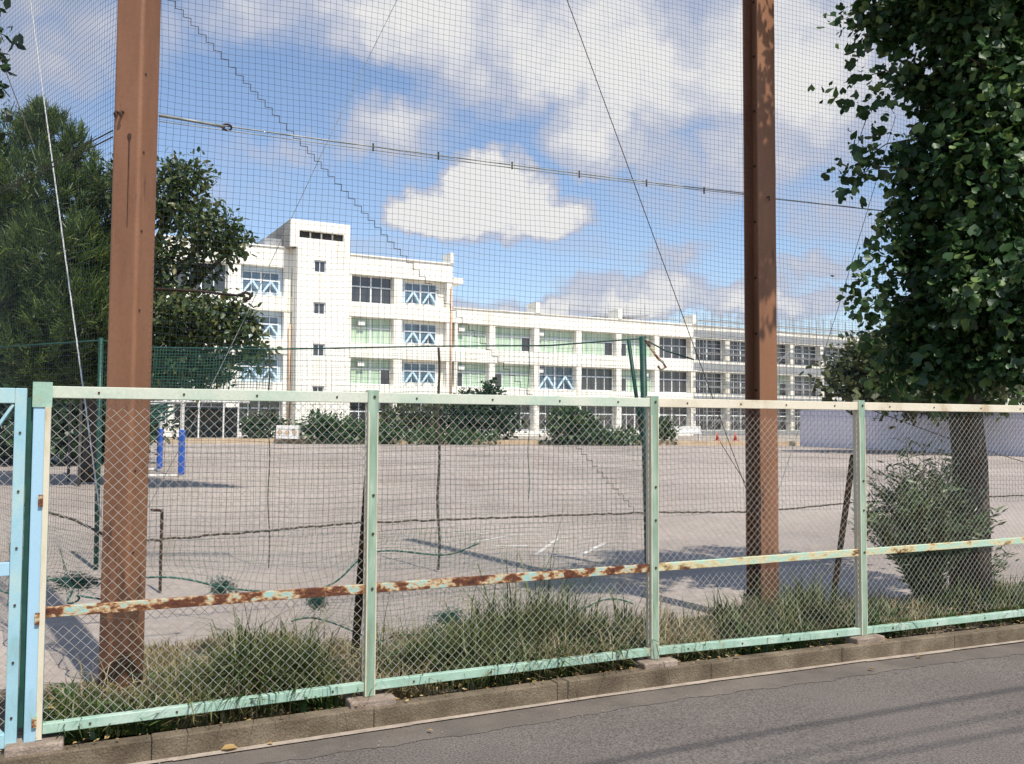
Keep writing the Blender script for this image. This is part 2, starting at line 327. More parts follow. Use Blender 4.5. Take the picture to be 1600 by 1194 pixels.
def crown(lobes, tmpl, size, parent, m, cl=9, spread=.22, shell=.55, name='foliage', outw=.7, down=0, svar=.35):
    """lobes: (centre, radii, n_leaves). Leaves gather in clusters inside every lobe."""
    Vs = []; Fs = []; k = 0; tips = []
    for (c, rad, n) in lobes:
        c = np.array(c); rad = np.array(rad); cl_ = min(cl, max(6, n)); nc = max(1, n//cl_)
        d = rng.normal(size=(nc, 3)); d /= np.linalg.norm(d, axis=1, keepdims=True)
        rr = (shell+(1-shell)*rng.random(nc))**.8; rr = np.where(rng.random(nc) < .3, rng.random(nc)**.5*.85, rr)
        rr *= 1+.22*np.sin(d[:, 0]*5+c[0]*3)*np.cos(d[:, 2]*6+c[2])   # uneven outline
        cc = c+d*rr[:, None]*rad
        tips.append((c, cc))
        ce = np.repeat(cc, cl_, axis=0)+rng.normal(size=(nc*cl_, 3))*spread
        ax = np.repeat(d*outw, cl_, axis=0)+rng.normal(size=(nc*cl_, 3))*.7; ax[:, 2] -= down
        sz = size*(1+svar*rng.normal(size=nc*cl_)).clip(.4, 1.7)
        V, Fa = leaves(ce, ax, sz, tmpl[0], tmpl[1], up=np.repeat(d, cl_, axis=0)+np.array([0, 0, .7]), jit=.7)
        Vs.append(V); Fs.append(Fa+k); k += len(V)
    return npmesh(name, np.concatenate(Vs), np.concatenate(Fs), m, parent), tips
def limbs(base, h, r, tips, parent, m, per=7, name='limb', top=None, lean=(0, 0)):
    b = MB(); base = Vector(base)
    top = top or base+Vector((lean[0], lean[1], h))
    pts = [base.lerp(top, t)+Vector((random.uniform(-1, 1), random.uniform(-1, 1), 0))*r*.5*(t > 0) for t in (0, .2, .4, .6, .8, 1)]
    b.tube(pts, [r*1.25, r, r*.9, r*.75, r*.55, r*.25], 9)
    b.build('trunk', m, parent, smooth=True)
    b = MB()
    for c, cc in tips:
        c = Vector(c)
        hz = min(max((c.z-base.z)*.62/h, .34), .95); st = base.lerp(top, hz); mid = st.lerp(c, .55)+Vector((0, 0, .05))
        b.tube([st, mid, c], [r*.42, r*.3, r*.2], 6)
        for q in cc[rng.choice(len(cc), min(per, len(cc)), replace=False)]:
            q = Vector(q); b.tube([c.lerp(st, random.uniform(0, .4)), c.lerp(q, .5)+Vector((0, 0, .04)), q], [r*.16, r*.1, r*.04], 4)
    b.build('limbs', m, parent, smooth=True)

# ------------------------------------------------------------------ frames of reference
TF = R(24.7)                                             # the street fence
eF = Vector((math.cos(TF), math.sin(TF), 0)); nF = Vector((math.sin(TF), -math.cos(TF), 0))   # nF towards the road
P0 = at(581, 662, 4.5); P0.z = 0
sF = lambda px: onplane(px, 662, P0, eF)[0]
fp = lambda s, n=0, z=0: P0+eF*s+nF*n+Vector((0, 0, z))
Z = Vector((0, 0, 1))
def fbox(b, s0, s1, n0, n1, z0, z1, mi=None): return b.box(fp(s0, n0, z0), eF*(s1-s0), nF*(n1-n0), Z*(z1-z0), mi)

BK = [sF(66), sF(581), sF(1019), sF(1342), sF(1600)]
KZ = [.030, .042, .050, .036, .012]; RZ = [.165, .180, .182, .152, .138]
kz = lambda s_: float(np.interp(s_, BK, KZ)); rz = lambda s_: float(np.interp(s_, BK, RZ))
# ------------------------------------------------------------------ the ground
g = MB()
def strip(name, m, n0, n1, z, s0=-60, s1=120, seg=1):
    b = MB()
    br_ = [s0]+BK+[s1]
    for x in br_: b.v += [tuple(fp(x, n0, z+kz(x))), tuple(fp(x, n1, z+kz(x)))]
    b.f = [(2*i, 2*i+1, 2*i+3, 2*i+2) for i in range(len(br_)-1)]; b.mi = [0]*len(b.f)
    return tag(b.build(name, m), kind='structure')
g.add([tuple(fp(-900, .06, -.01)), tuple(fp(900, .06, -.01)), tuple(fp(900, -1500, -.01)), tuple(fp(-900, -1500, -.01))], [(0, 1, 2, 3)])
g.add([tuple(fp(-900, 7.4, -.09)), tuple(fp(900, 7.4, -.09)), tuple(fp(900, 400, -.09)), tuple(fp(-900, 400, -.09))], [(0, 3, 2, 1)])
tag(g.build('ground', m_field), kind='structure')
strip('road', m_asphalt, .09, 7.5, -.022, -200, 300)
b = MB(); V = []; NS = 700
for i in range(NS): ss = -8+24*i/(NS-1); V.append(fp(ss, .095, -.0185+kz(ss))); V.append(fp(ss, .34+.012*math.sin(ss*3)+.01*math.sin(ss*17+1)+.02*random.random(), -.0195+kz(ss)))
b.add(V, [(2*i, 2*i+1, 2*i+3, 2*i+2) for i in range(NS-1)]); tag(b.build('gutter', m_gutter), kind='structure')
# kerb: a real step with joints
b = MB(); s = -14
while s < 40:
    w = 1.0; b.box(fp(s+.0008, .025, -.3), eF*(w-.0016)+Z*(kz(s+w)-kz(s)), nF*.080, Z*(.379+kz(s)+random.uniform(-.003, .003))); s += w
tag(b.build('kerb', m_kerb, bevel=.007), 'worn brown concrete kerb running under the mint chain link fence', kind='structure')
b = MB(); s = -14
while s < 40:
    l = random.uniform(.5, 1.3); b.add([fp(s, .106, -.012+kz(s)), fp(s+l, .106, -.012+kz(s+l)), fp(s+l, .140+random.uniform(0, .014), -.012+kz(s+l)), fp(s, .140+random.uniform(0, .014), -.012+kz(s))], [(0, 3, 2, 1)]); s += l
tag(b.build('gutter_joint', m_mortar), kind='structure')
# joint lines of the gutter
strip('verge_soil', m_dirt, -1.15, .035, .025, -10, 30)
# bumpy earth bank behind the kerb
ns, nn_ = 260, 14; V = []; 
for j in range(nn_):
    t = j/(nn_-1); nb = .028-1.5*t
    for i in range(ns):
        ss = -4+14*i/(ns-1); wob = .035*math.sin(ss*3.1+j)+.02*math.sin(ss*9.7+j*2.2)+.012*math.sin(ss*23+j*5)
        q = fp(ss, nb+wob*.8*(t > 0), .03*(1-t)**1.4+.018+wob*.4*(1-t) +kz(ss)*.9*(1-t) if t < .97 else -.02); V.append(tuple(q))
Fa = [(j*ns+i, (j+1)*ns+i, (j+1)*ns+i+1, j*ns+i+1) for j in range(nn_-1) for i in range(ns-1)]
tag(npmesh('bank', V, Fa, m_dirt, smooth=True), kind='structure')
# chalk on the field
b = MB()
for (x0, y0, x1, y1, w) in [(770, 853, 826, 853, .07), (826, 866, 902, 870, .05), (902, 870, 948, 847, .06), (838, 866, 872, 841, .05), (872, 841, 930, 838, .03), (745, 846, 790, 838, .05),
                            (600, 838, 700, 832, .03), (700, 832, 820, 836, .03)]:
    p, q = gnd(x0, y0, -.004), gnd(x1, y1, -.004); d = (q-p).normalized(); o_ = Vector((-d.y, d.x, 0))*w/2
    b.add([p-o_, q-o_, q+o_, p+o_], [(0, 1, 2, 3)])
tag(b.build('chalk_lines', m_chalk), kind='structure')
# terrace in front of the school, with its ochre edge
t0, t1 = gnd(-900, 697.5+1.6*0), gnd(1250, 697)
b = MB(); b.add([(-70, 62.3, .33), (45, 66.3, .33), (120, 140, .33), (-70, 140, .33)], [(0, 1, 2, 3)])
tag(b.build('terrace', m_terr), kind='structure')
b = MB(); 
for i in range(57):
    x = -70+i*2.0; b.box((x, 62.0+(x+70)*4/115, -.05), (1.98, .069, 0), (0, .3, 0), (0, 0, .37+.01*random.random()))
tag(b.build('terrace_kerb', m_ochre), kind='structure')

# ------------------------------------------------------------------ street fence
ZB0, ZB1, ZM0, ZM1, ZT0, ZT1 = .135, .178, .655, .70, 1.60, 1.652
sp = [sF(66), sF(581), sF(1019), sF(1342)]; sp.append(sp[-1]+1.80); sp.append(sp[-1]+1.62); sp.append(sp[-1]+1.62)
print('posts s', [round(x, 2) for x in sp])
fence = thing('chain_link_fence', fp(sp[1], 0, 0), 'chain link street fence with peeling mint green posts and rusty middle rail', 'fence')
pw = .027
for i, s in enumerate(sp):
    top = 1.664
    b = MB(); w = pw*(1.25 if i == 0 else 1)
    fbox(b, s-w, s+w, -w, w, .113+kz(s), top, [0, 0, 0, 1, 0, 0] if i else None)
    if i:
        b.box(fp(s-w+.001, w-.001, .114+kz(s)), eF*.007, nF*.005, Z*(1.55-.114-kz(s)), [1]*6); b.box(fp(s+w-.007, w-.001, .114+kz(s)), eF*.006, nF*.004, Z*(1.55-.114-kz(s)), [1]*6)
    # faces: box order bottom, top, -n side..., keep the left flank cream
    o = b.build('post', [m_postgreen, m_cream], fence, bevel=.004)
    for p_ in o.data.polygons: p_.material_index = 1 if (Vector(p_.normal).dot(-eF) > .8 or p_.material_index == 1) and i else 0
    if i == 0:
        o.data.materials[0] = m_blue; o['label'] = 'wide gate post, pale blue and cream'
        bb = MB(); fbox(bb, s+.012, s+.0345, w+.0015, w+.006, .15, 1.56); bb.build('cream_strip', m_cream, o)
        bb = MB(); fbox(bb, s-w-.004, s+w+.004, w+.002, w+.005, 1.56, 1.668); bb.build('cap_plate', m_mint, o)
        for z in (.66, 1.16, .23): 
            bb = MB(); fbox(bb, s-.004, s+.014, w+.007, w+.012, z-.025, z+.025); bb.build('hinge_rust', m_rust, o)
    else:
        for z in (1.63, .95, 1.14, .68):
            bb = MB(); bb.tube([fp(s+.005, w, z), fp(s+.005, w+.005, z)], .007, 7); bb.build('bolt', m_screw, o)
    # footing block
    b = MB(); fbox(b, s-.10-random.uniform(0, .02), s+.12, -.09, .085, .02, .112+.003*(i == 0)+kz(s))
    b.build('footing', m_block, fence, bevel=.01)
tops = [m_top1, m_top1, m_top2, m_top2, m_top2, m_top2]; mids = [m_rust, m_rust, m_rust2, m_rust2, m_rust2, m_rust2]
def wire_mesh(s0, s1, z0, z1, parent, n=.004, pitch=.0465, r=.00105):
    H = z1-z0; Wd = s1-s0; P = []
    k0 = int(-H/pitch)-1
    m = 26
    for sg in (1, -1):
        for i in range(k0, int((Wd+H)/pitch)+2):
            a = s0+i*pitch if sg == 1 else s0+i*pitch
            # line s = a + sg*(z-z0)
            if sg == 1: lo = max(z0, z0+(s0-a)); hi = min(z1, z0+(s1-a))
            else: lo = max(z0, z0+(a-s1)); hi = min(z1, z0+(a-s0))
            if hi-lo < .01: continue
            zz = np.linspace(lo, hi, m); ss = a+sg*(zz-z0)
            bow = .006*np.sin(zz*9+a*2)+.004*np.sin(ss*13)
            nn = n+.0017*sg+.006*np.sin(ss*2.3+1)*np.sin(zz*3)
            ss = ss+.0035*np.sin(zz*7+ss*3); 
            P.append(np.stack([P0.x+eF.x*(ss)+nF.x*nn, P0.y+eF.y*(ss)+nF.y*nn, zz+bow*.4], axis=1))
    V, Fa = cords(np.array(P), r, np.array(nF), 4)
    return npmesh('wire_mesh', V, Fa, m_wire, parent)
for i in range(len(sp)-1):
    a, c = sp[i]+pw, sp[i+1]-pw
    if i == 0: a += .008
    o = MB(); fbox(o, a, c, -.022, .020, ZT0, ZT1); o = o.build('top_rail', tops[i], fence, bevel=.003)
    o2 = MB(); fbox(o2, a, c, -.012, .012, ZM0, ZM1); o2 = o2.build('middle_rail', mids[i], fence, bevel=.003)
    o3 = MB(); o3.box(fp(a, -.018, rz(a)), eF*(c-a)+Z*(rz(c)-rz(a)), nF*.038, Z*(ZB1-ZB0)); o3 = o3.build('bottom_rail', m_mint, fence, bevel=.003)
    for k in range(4):
        s = a+(c-a)*(k+.5)/4+random.uniform(-.02, .02)
        bb = MB(); bb.tube([fp(s, .020, (ZT0+ZT1)/2), fp(s, .024, (ZT0+ZT1)/2)], .0055, 6); bb.build('bolt', m_screw, o)
        bb = MB(); bb.tube([fp(s, .020, rz(s)+.021), fp(s, .024, rz(s)+.021)], .0055, 6); bb.build('bolt', m_screw, o3)
    wire_mesh(a, c, ZB1+.032, ZT0-.001, fence, n=-.016)
    # selvage bar along the post
    bb = MB(); pts = [fp(c-.006+.003*math.sin(k*1.9), .008+.003*math.cos(k*1.9), ZB1+(ZT0-ZB1)*k/120) for k in range(121)]
    bb.tube(pts, .0022, 4); bb.build('edge_wire', m_wire, fence)
# stays behind the posts
for (x0, y0, x1, y1) in [(577, 742, 553, 1045), (1334, 712, 1296, 985)]:
    a_, b__ = at(x0, y0, 4.5), None
    px = (x0+5); s0, _ = onplane(x0, y0, P0, eF)
    _, z0 = onplane(x0, y0, P0-nF*.06, eF); p = None
    d = ray(x0, y0); s_, z_ = onplane(x0, y0, P0-nF*.07, eF); top = P0-nF*.07+eF*s_+Z*z_
    bot = gnd(x1, y1, .0)
    b = MB(); d = (bot-top).normalized(); side = d.cross(nF).normalized()
    b.box(top-side*.025, side*.05, -nF*.006, bot-top-d*0); b.box(top-side*.025-nF*.006, side*.006, -nF*.045, bot-top)
    b.build('stay', m_brace, fence)

# the gate at the left
gate = thing('gate', fp(sF(45), 0, .09), 'pale blue swing gate leaf with mesh infill left of the wide gate post', 'gate')
gr = sp[0]-.034-.026; gl = gr-1.4
b = MB(); fbox(b, gr-.045, gr, -.018, .02, .125, 1.64); fbox(b, gl, gl+.045, -.018, .02, .125, 1.64)
fbox(b, gl+.045, gr-.045, -.018, .02, 1.575, 1.64); fbox(b, gl+.045, gr-.045, -.018, .02, .125, .185)
fr = b.build('frame', m_cyan, gate, bevel=.003)
b = MB(); fbox(b, gl+.046, gr-.046, -.012, .018, .845, .90); b.build('crossbar', m_blue, gate, bevel=.002)
for z in (1.45, 1.2, .96, .72, .48, .25):
    bb = MB(); bb.tube([fp(gr-.022, .0205, z), fp(gr-.022, .025, z)], .0055, 6); bb.build('bolt', m_screw, fr)
b = MB(); b.tube([fp(gr-.05, .008, 1.57), fp(gr-.45, .008, .905)], .008, 6); b.build('brace', m_cyan, gate)
b = MB(); b.tube([fp(gr-.05, .008, .17), fp(gr-.45, .008, .84)], .008, 6); b.build('brace', m_cyan, gate)
wire_mesh(gl+.046, gr-.046, .186, 1.574, gate, n=-.014)
b = MB(); fbox(b, gr+.002, gr+.024, -.012, .0, .2, 1.6); b.build('stop_strip', m_gpost, gate)

# ------------------------------------------------------------------ brown steel posts
PL = Vector((-2.13, 4.97, 0)); PR = Vector((1.925, 6.92, 0))
def steel_post(px_top, P, rot, s, label, h=9.0, lean=(0, 0), hsec=False):
    t = thing('steel_post', P, label, 'post', 'brown steel net posts')
    x = Vector((math.cos(rot), math.sin(rot), 0)); y = Vector((-math.sin(rot), math.cos(rot), 0))
    b = MB(); ln = Vector((lean[0], lean[1], h))
    if hsec:        # H beam: two flanges and a web, the open side seen from the left
        fl = .013; b.box(P-x*s/2-y*s/2-Z*.1, x*s, y*fl, ln); b.box(P-x*s/2+y*(s/2-fl)-Z*.1, x*s, y*fl, ln); b.box(P-x*.005-y*(s/2-fl-.0005)-Z*.1, x*.01, y*(s-2*fl-.001), ln)
    else: b.box(P-x*s/2-y*s/2-Z*.1, x*s, y*s, ln)
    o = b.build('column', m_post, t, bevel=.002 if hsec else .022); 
    o.modifiers[0].segments = 4
    return t, x, y
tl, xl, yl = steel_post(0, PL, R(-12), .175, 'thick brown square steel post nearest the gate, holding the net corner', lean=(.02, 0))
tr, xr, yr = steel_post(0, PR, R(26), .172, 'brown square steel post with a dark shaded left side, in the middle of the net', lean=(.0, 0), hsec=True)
for k in range(14):                                      # bolt holes
    z = .35+k*.44
    q = PL+xl*.0876-yl*.052+Z*z+Vector((.02*z/9, 0, 0))
    b = MB(); b.tube([q-xl*.004, q+xl*.003], .008, 7); b.build('bolt', m_screw, tl)
    q = PR-xr*.005+yr*.045+Z*(z+.1); b = MB(); b.tube([q-xr*.012, q+xr*.004], .009, 7); b.build('bolt', m_screw, tr)
for dx in (-.045, -.012):                                # hooks
    z = EYE+(663-172)*4.88/1400
    p = PL-yl*.0875+xl*dx+Z*z; b = MB(); b.tube([p+yl*.01, p-yl*.02, p-yl*.03-Z*.015, p-yl*.02-Z*.035], .007, 6); b.build('hook', m_postdark, tl)
p = PL-yl*.0885+xl*.03+Z*(EYE+(663-213)*4.88/1400); b = MB(); b.add([p+xl*.012*math.cos(t)*(1+.3*math.sin(3*t))-yl*.001+Z*.022*math.sin(t) for t in np.linspace(0, 6.28, 12)[:-1]], [tuple(range(11))]); b.add([p-xl*.004-Z*.02-yl*.001, p+xl*.004-Z*.02-yl*.001, p+xl*.002-Z*.5-yl*.001, p-xl*.002-Z*.5-yl*.001], [(0, 1, 2, 3)]); b.build('rust_mark', m_postdark, tl)
p = PR-yr*.0885+xr*.0+Z*(EYE+(664-305)*6.85/1400); b = MB(); b.tube([p+yr*.01, p-yr*.02, p-yr*.02-Z*.03], .006, 5); b.build('hook', m_postdark, tr)

# ------------------------------------------------------------------ the ball net
eN = (PR-PL).normalized(); nN = Vector((eN.y, -eN.x, 0)); SP = (PR-PL).length
eL = Vector((-.715, .70, 0)).normalized()                # the net turns a corner at the left post
def net(P, e, s0, s1, z0, z1, label, pitch=.0375, r=.00095, m=m_net, wav=1.0, name='ball_net', cat='net', group='ball nets strung between the brown posts'):
    n = Vector((e.y, -e.x, 0)); kz = int((z1-z0)/pitch); ks = int((s1-s0)/pitch)
    def off(s, z):
        a = .012*np.sin(s*2.1+z*.9)+.008*np.sin(s*5.3-z*2.7); c = .006*np.sin(z*4.1+s*1.3)+.003*np.sin(s*11+z*7)
        dz = .009*np.sin(s*3.3+z*1.1)+.003*np.sin(s*13-z*9); return a*wav, c*wav, dz*wav
    def pt(s, z):
        a, c, dz = off(s, z); X = P.x+e.x*(s+c)+n.x*a; Y = P.y+e.y*(s+c)+n.y*a; return np.stack([X, Y, z+dz], -1)
    sv = s0+np.arange(ks+1)*pitch; zz = np.linspace(z0, z1, max(8, int((z1-z0)/.11))); S, ZZ = np.meshgrid(sv, zz, indexing='ij')
    V1, F1 = cords(pt(S, ZZ), r, np.array(n))
    zv = z0+np.arange(kz+1)*pitch; ss = np.linspace(s0, s1, max(8, int((s1-s0)/.11))); ZZ, S = np.meshgrid(zv, ss, indexing='ij')
    V2, F2 = cords(pt(S, ZZ), r, np.array(n))
    o = npmesh(name, np.concatenate([V1, V2]), np.concatenate([F1, F2+len(V1)]), m)
    return tag(o, label, cat, group)
ZN = .83
net(PL, eN, .09, SP-.09, ZN, 6.6, 'square mesh ball net stretched between the two brown posts')
net(PR, eN, .09, 5.0, ZN, 6.8, 'square mesh ball net running right of the dark sided post towards the ginkgo')
net(PL, eL, .09, 6.0, ZN, 7.0, 'square mesh ball net turning back from the left post towards the pine')
def loose(P, e, s0, s1, z1, z0, label, amp, seed, m=m_gnet, pitch=.035, group='slack net hems hanging by the ground'):
    n = Vector((e.y, -e.x, 0)); r2 = np.random.default_rng(seed); ph = r2.random(8)*6
    def pt(u, v):   # u along, v 0..1 downwards
        fold = np.clip(v, 0, 1)**1.2
        zlow = z0+.10*np.sin(u*2.2+ph[0])+.05*np.sin(u*5.7+ph[1])
        z = z1+(zlow-z1)*v+.02*np.sin(u*9+ph[2])*fold
        a = amp*fold*(np.sin(u*6+ph[3]+v*2)+.6*np.sin(u*14+ph[4]+v*4))+.04*v
        c = .05*fold*np.sin(u*8+ph[5]+v*3)
        return np.stack([P.x+e.x*(u+c)-n.x*a, P.y+e.y*(u+c)-n.y*a, np.maximum(z, .03)], -1)
    Ln = s1-s0; U, Vv = np.meshgrid(s0+np.arange(int(Ln/pitch))*pitch*1.0, np.linspace(0, 1, 22), indexing='ij')
    V1, F1 = cords(pt(U, Vv), .0009, np.array(n))
    Vv, U = np.meshgrid(np.linspace(0, 1, int((z1-z0)*1.25/pitch)), np.linspace(s0, s1, int(Ln/.05)), indexing='ij')
    V2, F2 = cords(pt(U, Vv), .0009, np.array(n))
    U = np.linspace(s0, s1, int(Ln/.04))[None]; V3, F3 = cords(pt(U, np.ones_like(U)), .006, np.array(n), 5)
    o = npmesh('net_hem', np.concatenate([V1, V2, V3]), np.concatenate([F1, F2+len(V1), F3+len(V1)+len(V2)]), m)
    return tag(o, label, 'net', group)
loose(PL, eN, .09, 2.2, ZN, .62, 'green slack net hem hanging right of the thick left post', .02, 1)
loose(PL, eN, 1.3, 3.3, ZN, .12, 'crumpled green net hem trailing to the ground between the two brown posts', .05, 2)
loose(PL, eL, .09, 4.0, ZN, .40, 'green slack net hem behind the wide gate post', .06, 3)
# crumpled bundles of net
def bundle(p, w, h, label, seed):
    r2 = np.random.default_rng(seed); K = 90; m_ = 26; t = np.linspace(0, 1, m_)
    base = np.array(p); P = base+np.cumsum(r2.normal(size=(K, m_, 3))*np.array([w, w*.6, h])*.065, axis=1); P[..., 2] = np.clip(P[..., 2], .02, None)
    V, Fa = cords(P, .0013, np.array([.3, .5, .8]), 4)
    return tag(npmesh('net_bundle', V, Fa, m_gnet), label, 'net bundle', 'bunched green netting')
for i, (px, py, Y, w, h, l) in enumerate([(348, 918, 5.7, .16, .10, 'bunched green netting just above the rusty rail, right of the left post'),
                                          (495, 940, 6.1, .10, .12, 'bunched green netting under the rusty rail left of the second fence post'),
                                          (700, 965, 6.6, .22, .10, 'bunched green netting at ground level right of the second fence post'),
                                          (120, 910, 5.9, .30, .10, 'bunched dark green netting right behind the gate post')]):
    bundle(at(px, py, Y), w, h, l, 20+i)
# ropes and cables
def wire(name, pts, r, m, label, cat, sag=0, n=5, twist=0, seg=24, group=None):
    pts = [Vector(p) for p in pts]; P = []
    for i in range(len(pts)-1):
        for k in range(seg):
            t = k/seg; q = pts[i].lerp(pts[i+1], t); q.z -= sag*4*t*(1-t)
            P.append(q+Vector((0, 0, twist*random.uniform(-1, 1))))
    P.append(pts[-1]); b = MB(); b.tube(P, r, n)
    return tag(b.build(name, m, smooth=True), label, cat, group)
def onN(px, py, off=0): s, z = onplane(px, py, PL-nN*off, eN); return PL-nN*off+eN*s+Z*z
def onL(px, py, off=0): n = Vector((eL.y, -eL.x, 0)); s, z = onplane(px, py, PL+n*off, eL); return PL+n*off+eL*s+Z*z
for dz, rr in ((0, .0045), (-.028, .003)):
    wire('steel_cable', [onN(248, 182)+Z*dz, onN(1162, 302)+Z*dz*.4], rr, m_cable if dz else m_cable, 'upper strand of the horizontal cable between the two brown posts' if dz == 0 else 'lower strand of the horizontal cable between the two brown posts', 'cable', sag=.015, group='horizontal net cables')
b = MB(); b.tube([onN(248, 180), onN(352, 198)], .009, 6); tag(b.build('cable_sleeve', m_cable, smooth=True), 'pale sleeve on the cable beside the thick left post', 'cable sleeve')
b = MB()
P = []
for k in range(14): t = k/13*2*math.pi; P.append(onN(354, 199)+eN*.028*math.cos(t)+Z*.018*math.sin(t)+nN*.01*math.sin(2*t))
b.tube(P, .006, 5); tag(b.build('cable_clamp', m_postdark, smooth=True), 'dark knotted clamp where the pale sleeve meets the cable', 'clamp')
b = MB()
for x in (583, 685, 800, 905, 1010, 1100):
    q = onN(x, 182+(x-248)*120/914+3); b = MB(); b.tube([q-Z*.03, q+Z*.02], .006, 5)
    tag(b.build('cable_tie', m_rope), 'dark tie binding net and cable, %s' % {583: 'first from the left post', 685: 'above the school tower roof', 800: 'left of the fan shaped cumulus top', 905: 'left of the long guy wire', 1010: 'right of the long guy wire', 1100: 'nearest the dark sided post'}[x], 'cable tie', 'ties on the horizontal cable')
wire('steel_cable', [onN(1211, 311), onN(1420, 334)], .005, m_cable, 'horizontal cable running right from the dark sided post into the ginkgo', 'cable', group='horizontal net cables')
for k, (a_, c_) in enumerate((((176, 204), (0, 296)), ((176, 214), (0, 302)))):
    wire('steel_cable', [onL(*a_), onL(*c_), onL(-30, 312)], .0045, m_rope, ['upper', 'lower'][k]+' dark strand fixed left of the thick post and running to the pine', 'cable', group='horizontal net cables')
wire('net_rope', [onN(230, 845), onN(560, 817), onN(1010, 801), onN(1165, 800)], .0065, m_rope, 'dark twisted rope along the net bottom between the brown posts', 'rope', twist=.004, group='net bottom ropes', seg=40)
wire('net_rope', [onN(1213, 797), onN(1340, 785), onN(1600, 774), onN(1750, 770)], .0065, m_rope, 'dark twisted rope along the net bottom right of the dark sided post', 'rope', twist=.003, group='net bottom ropes', seg=30)
wire('net_rope', [onL(168, 838), onL(113, 811), onL(20, 785)], .008, m_rope, 'dark twisted rope along the net bottom behind the gate post', 'rope', twist=.003, group='net bottom ropes')
gw = 'guy wires crossing the net'
wire('guy_wire', [onL(42, -40, .1), onL(157, 806, .1)], .0048, m_white, 'pale guy wire slanting down to the thick left post from the upper left', 'wire', group=gw)
wire('guy_wire', [onN(232, 792, .1), onN(300, 665, .1), onN(385, 492, .1), onN(505, 235, .1), onN(640, -40, .1)], .0022, m_cable, 'thin guy wire rising right from the foot of the thick left post', 'wire', group=gw)
wire('guy_wire', [onN(875, -30, .1), onN(1080, 530, .1), onN(1168, 770, .1)], .0032, m_brace, 'dark guy wire slanting down to the dark sided post from the upper left', 'wire', group=gw)
wire('guy_wire', [onN(1216, 768, .1), onN(1275, 590, .1), onN(1310, 480, .1), onN(1400, 180, .1)], .0026, m_cable, 'thin guy wire rising right from the foot of the dark sided post', 'wire', group=gw)
wire('guy_wire', [onN(1168, 760, .1), onN(1125, 690, .1)], .003, m_brace, 'short dark wire tied low on the dark sided post', 'wire', group=gw)
wire('guy_wire', [onL(0, 88), onL(52, 225)], .0035, m_rope, 'dark wire above the pine at the left edge', 'wire', group=gw)
wire('guy_wire', [onN(1360, 640), onN(1490, 688), onN(1600, 722), onN(1700, 750)], .004, m_rope, 'dark slack wire crossing the lavender hoarding and the ginkgo trunk', 'wire', group=gw)
# stair stepped seam laced through the net cells
P = []; a_ = onN(262, 0); c_ = onN(990, 800); steps = 74
for k in range(steps+1):
    q = a_.lerp(c_, k/steps); P.append(q.copy())
    if k < steps: nx = a_.lerp(c_, (k+1)/steps); P.append(Vector((nx.x, nx.y, q.z)))
b = MB(); b.tube([a_+(a_-c_)*.15]+P, .0030, 4); tag(b.build('seam_cord', m_rope), 'dark seam cord laced in steps diagonally across the middle net', 'cord')
# rusty hook rod left
b = MB(); p0, p1 = onN(243, 452, .02), onN(372, 462, .02); b.tube([p0, onN(310, 455, .02), p1], .0075, 6)
P = [p1]+[onN(384+8*math.cos(t), 463+6*math.sin(t), .02) for t in (-2.6, -1.6, -.5, .6, 1.6)]
b.tube(P, .009, 6); tag(b.build('hook_rod', m_brace, smooth=True), 'rusty rod ending in a hook, right of the thick left post', 'hook')

# ------------------------------------------------------------------ low green net on the field
YG = 9.2
t = thing('green_net_fence', at(1012, 886, YG), 'low dark green net screen with two green posts standing on the field', 'net fence')
t.location.z = 0
def gp(px, py): return at(px, py, YG)
for (x0, y0, x1, y1, rr) in [(1004, 526, 1013, 884, .035), (158, 528, 150, 884, .024)]:
    a_, c_ = gp(x0, y0), gp(x1, y1); c_.z = 0; b = MB(); b.tube([c_, a_], rr, 10); b.build('post', m_gpost, t, smooth=True)
b = MB(); a_, c_ = gp(982, 531), gp(1004, 690); b.tube([a_, c_], .02, 8); b.build('brace', m_gpost, t, smooth=True)
P = [gp(x, y+0) for x, y in ((0, 543), (80, 537), (158, 532), (240, 543), (420, 546), (685, 541), (860, 540), (950, 533), (1004, 529), (1040, 548), (1084, 562))]
b = MB(); b.tube(P, .008, 6); b.build('top_rope', m_gpost, t, smooth=True)
for x, yb, r1 in ((420, 890, .006), (685, 892, .014), (826, 780, .004)):
    a_, c_ = gp(x, 543), gp(x, yb); c_.z = max(c_.z, .01); b = MB(); b.tube([a_+Vector((.01*math.sin(k), 0, 0))+(c_-a_)*k/16 for k in range(17)], r1, 5); b.build('hanging_cord', m_rope if x != 826 else m_gpost, t)
n_ = Vector((0, -1, 0)); x0, x1 = gp(158, 600).x, gp(1006, 600).x
def gnet(x0, x1, z0, z1, pitch, r, nm):
    zz = np.linspace(z0, z1, 20); sv = np.arange(x0, x1, pitch); S, ZZ = np.meshgrid(sv, zz, indexing='ij')
    w = lambda s, z: np.stack([s+.01*np.sin(z*5+s), YG+.03*np.sin(s*2+z*3), z+.02*np.sin(s*1.7)*(z/2)+.008*np.sin(s*7+z)], -1)
    V1, F1 = cords(w(S, ZZ), r, np.array(n_)); zv = np.arange(z0, z1+.001, pitch); ss = np.linspace(x0, x1, 80); ZZ, S = np.meshgrid(zv, ss, indexing='ij')
    V2, F2 = cords(w(S, ZZ), r, np.array(n_)); return npmesh(nm, np.concatenate([V1, V2]), np.concatenate([F1, F2+len(V1)]), m_gnet, t)
gnet(x0, x1, .03, 2.27, .05, .0013, 'netting')
gnet(gp(240, 600).x, gp(425, 600).x, 1.8, 2.26, .03, .003, 'folded_netting')
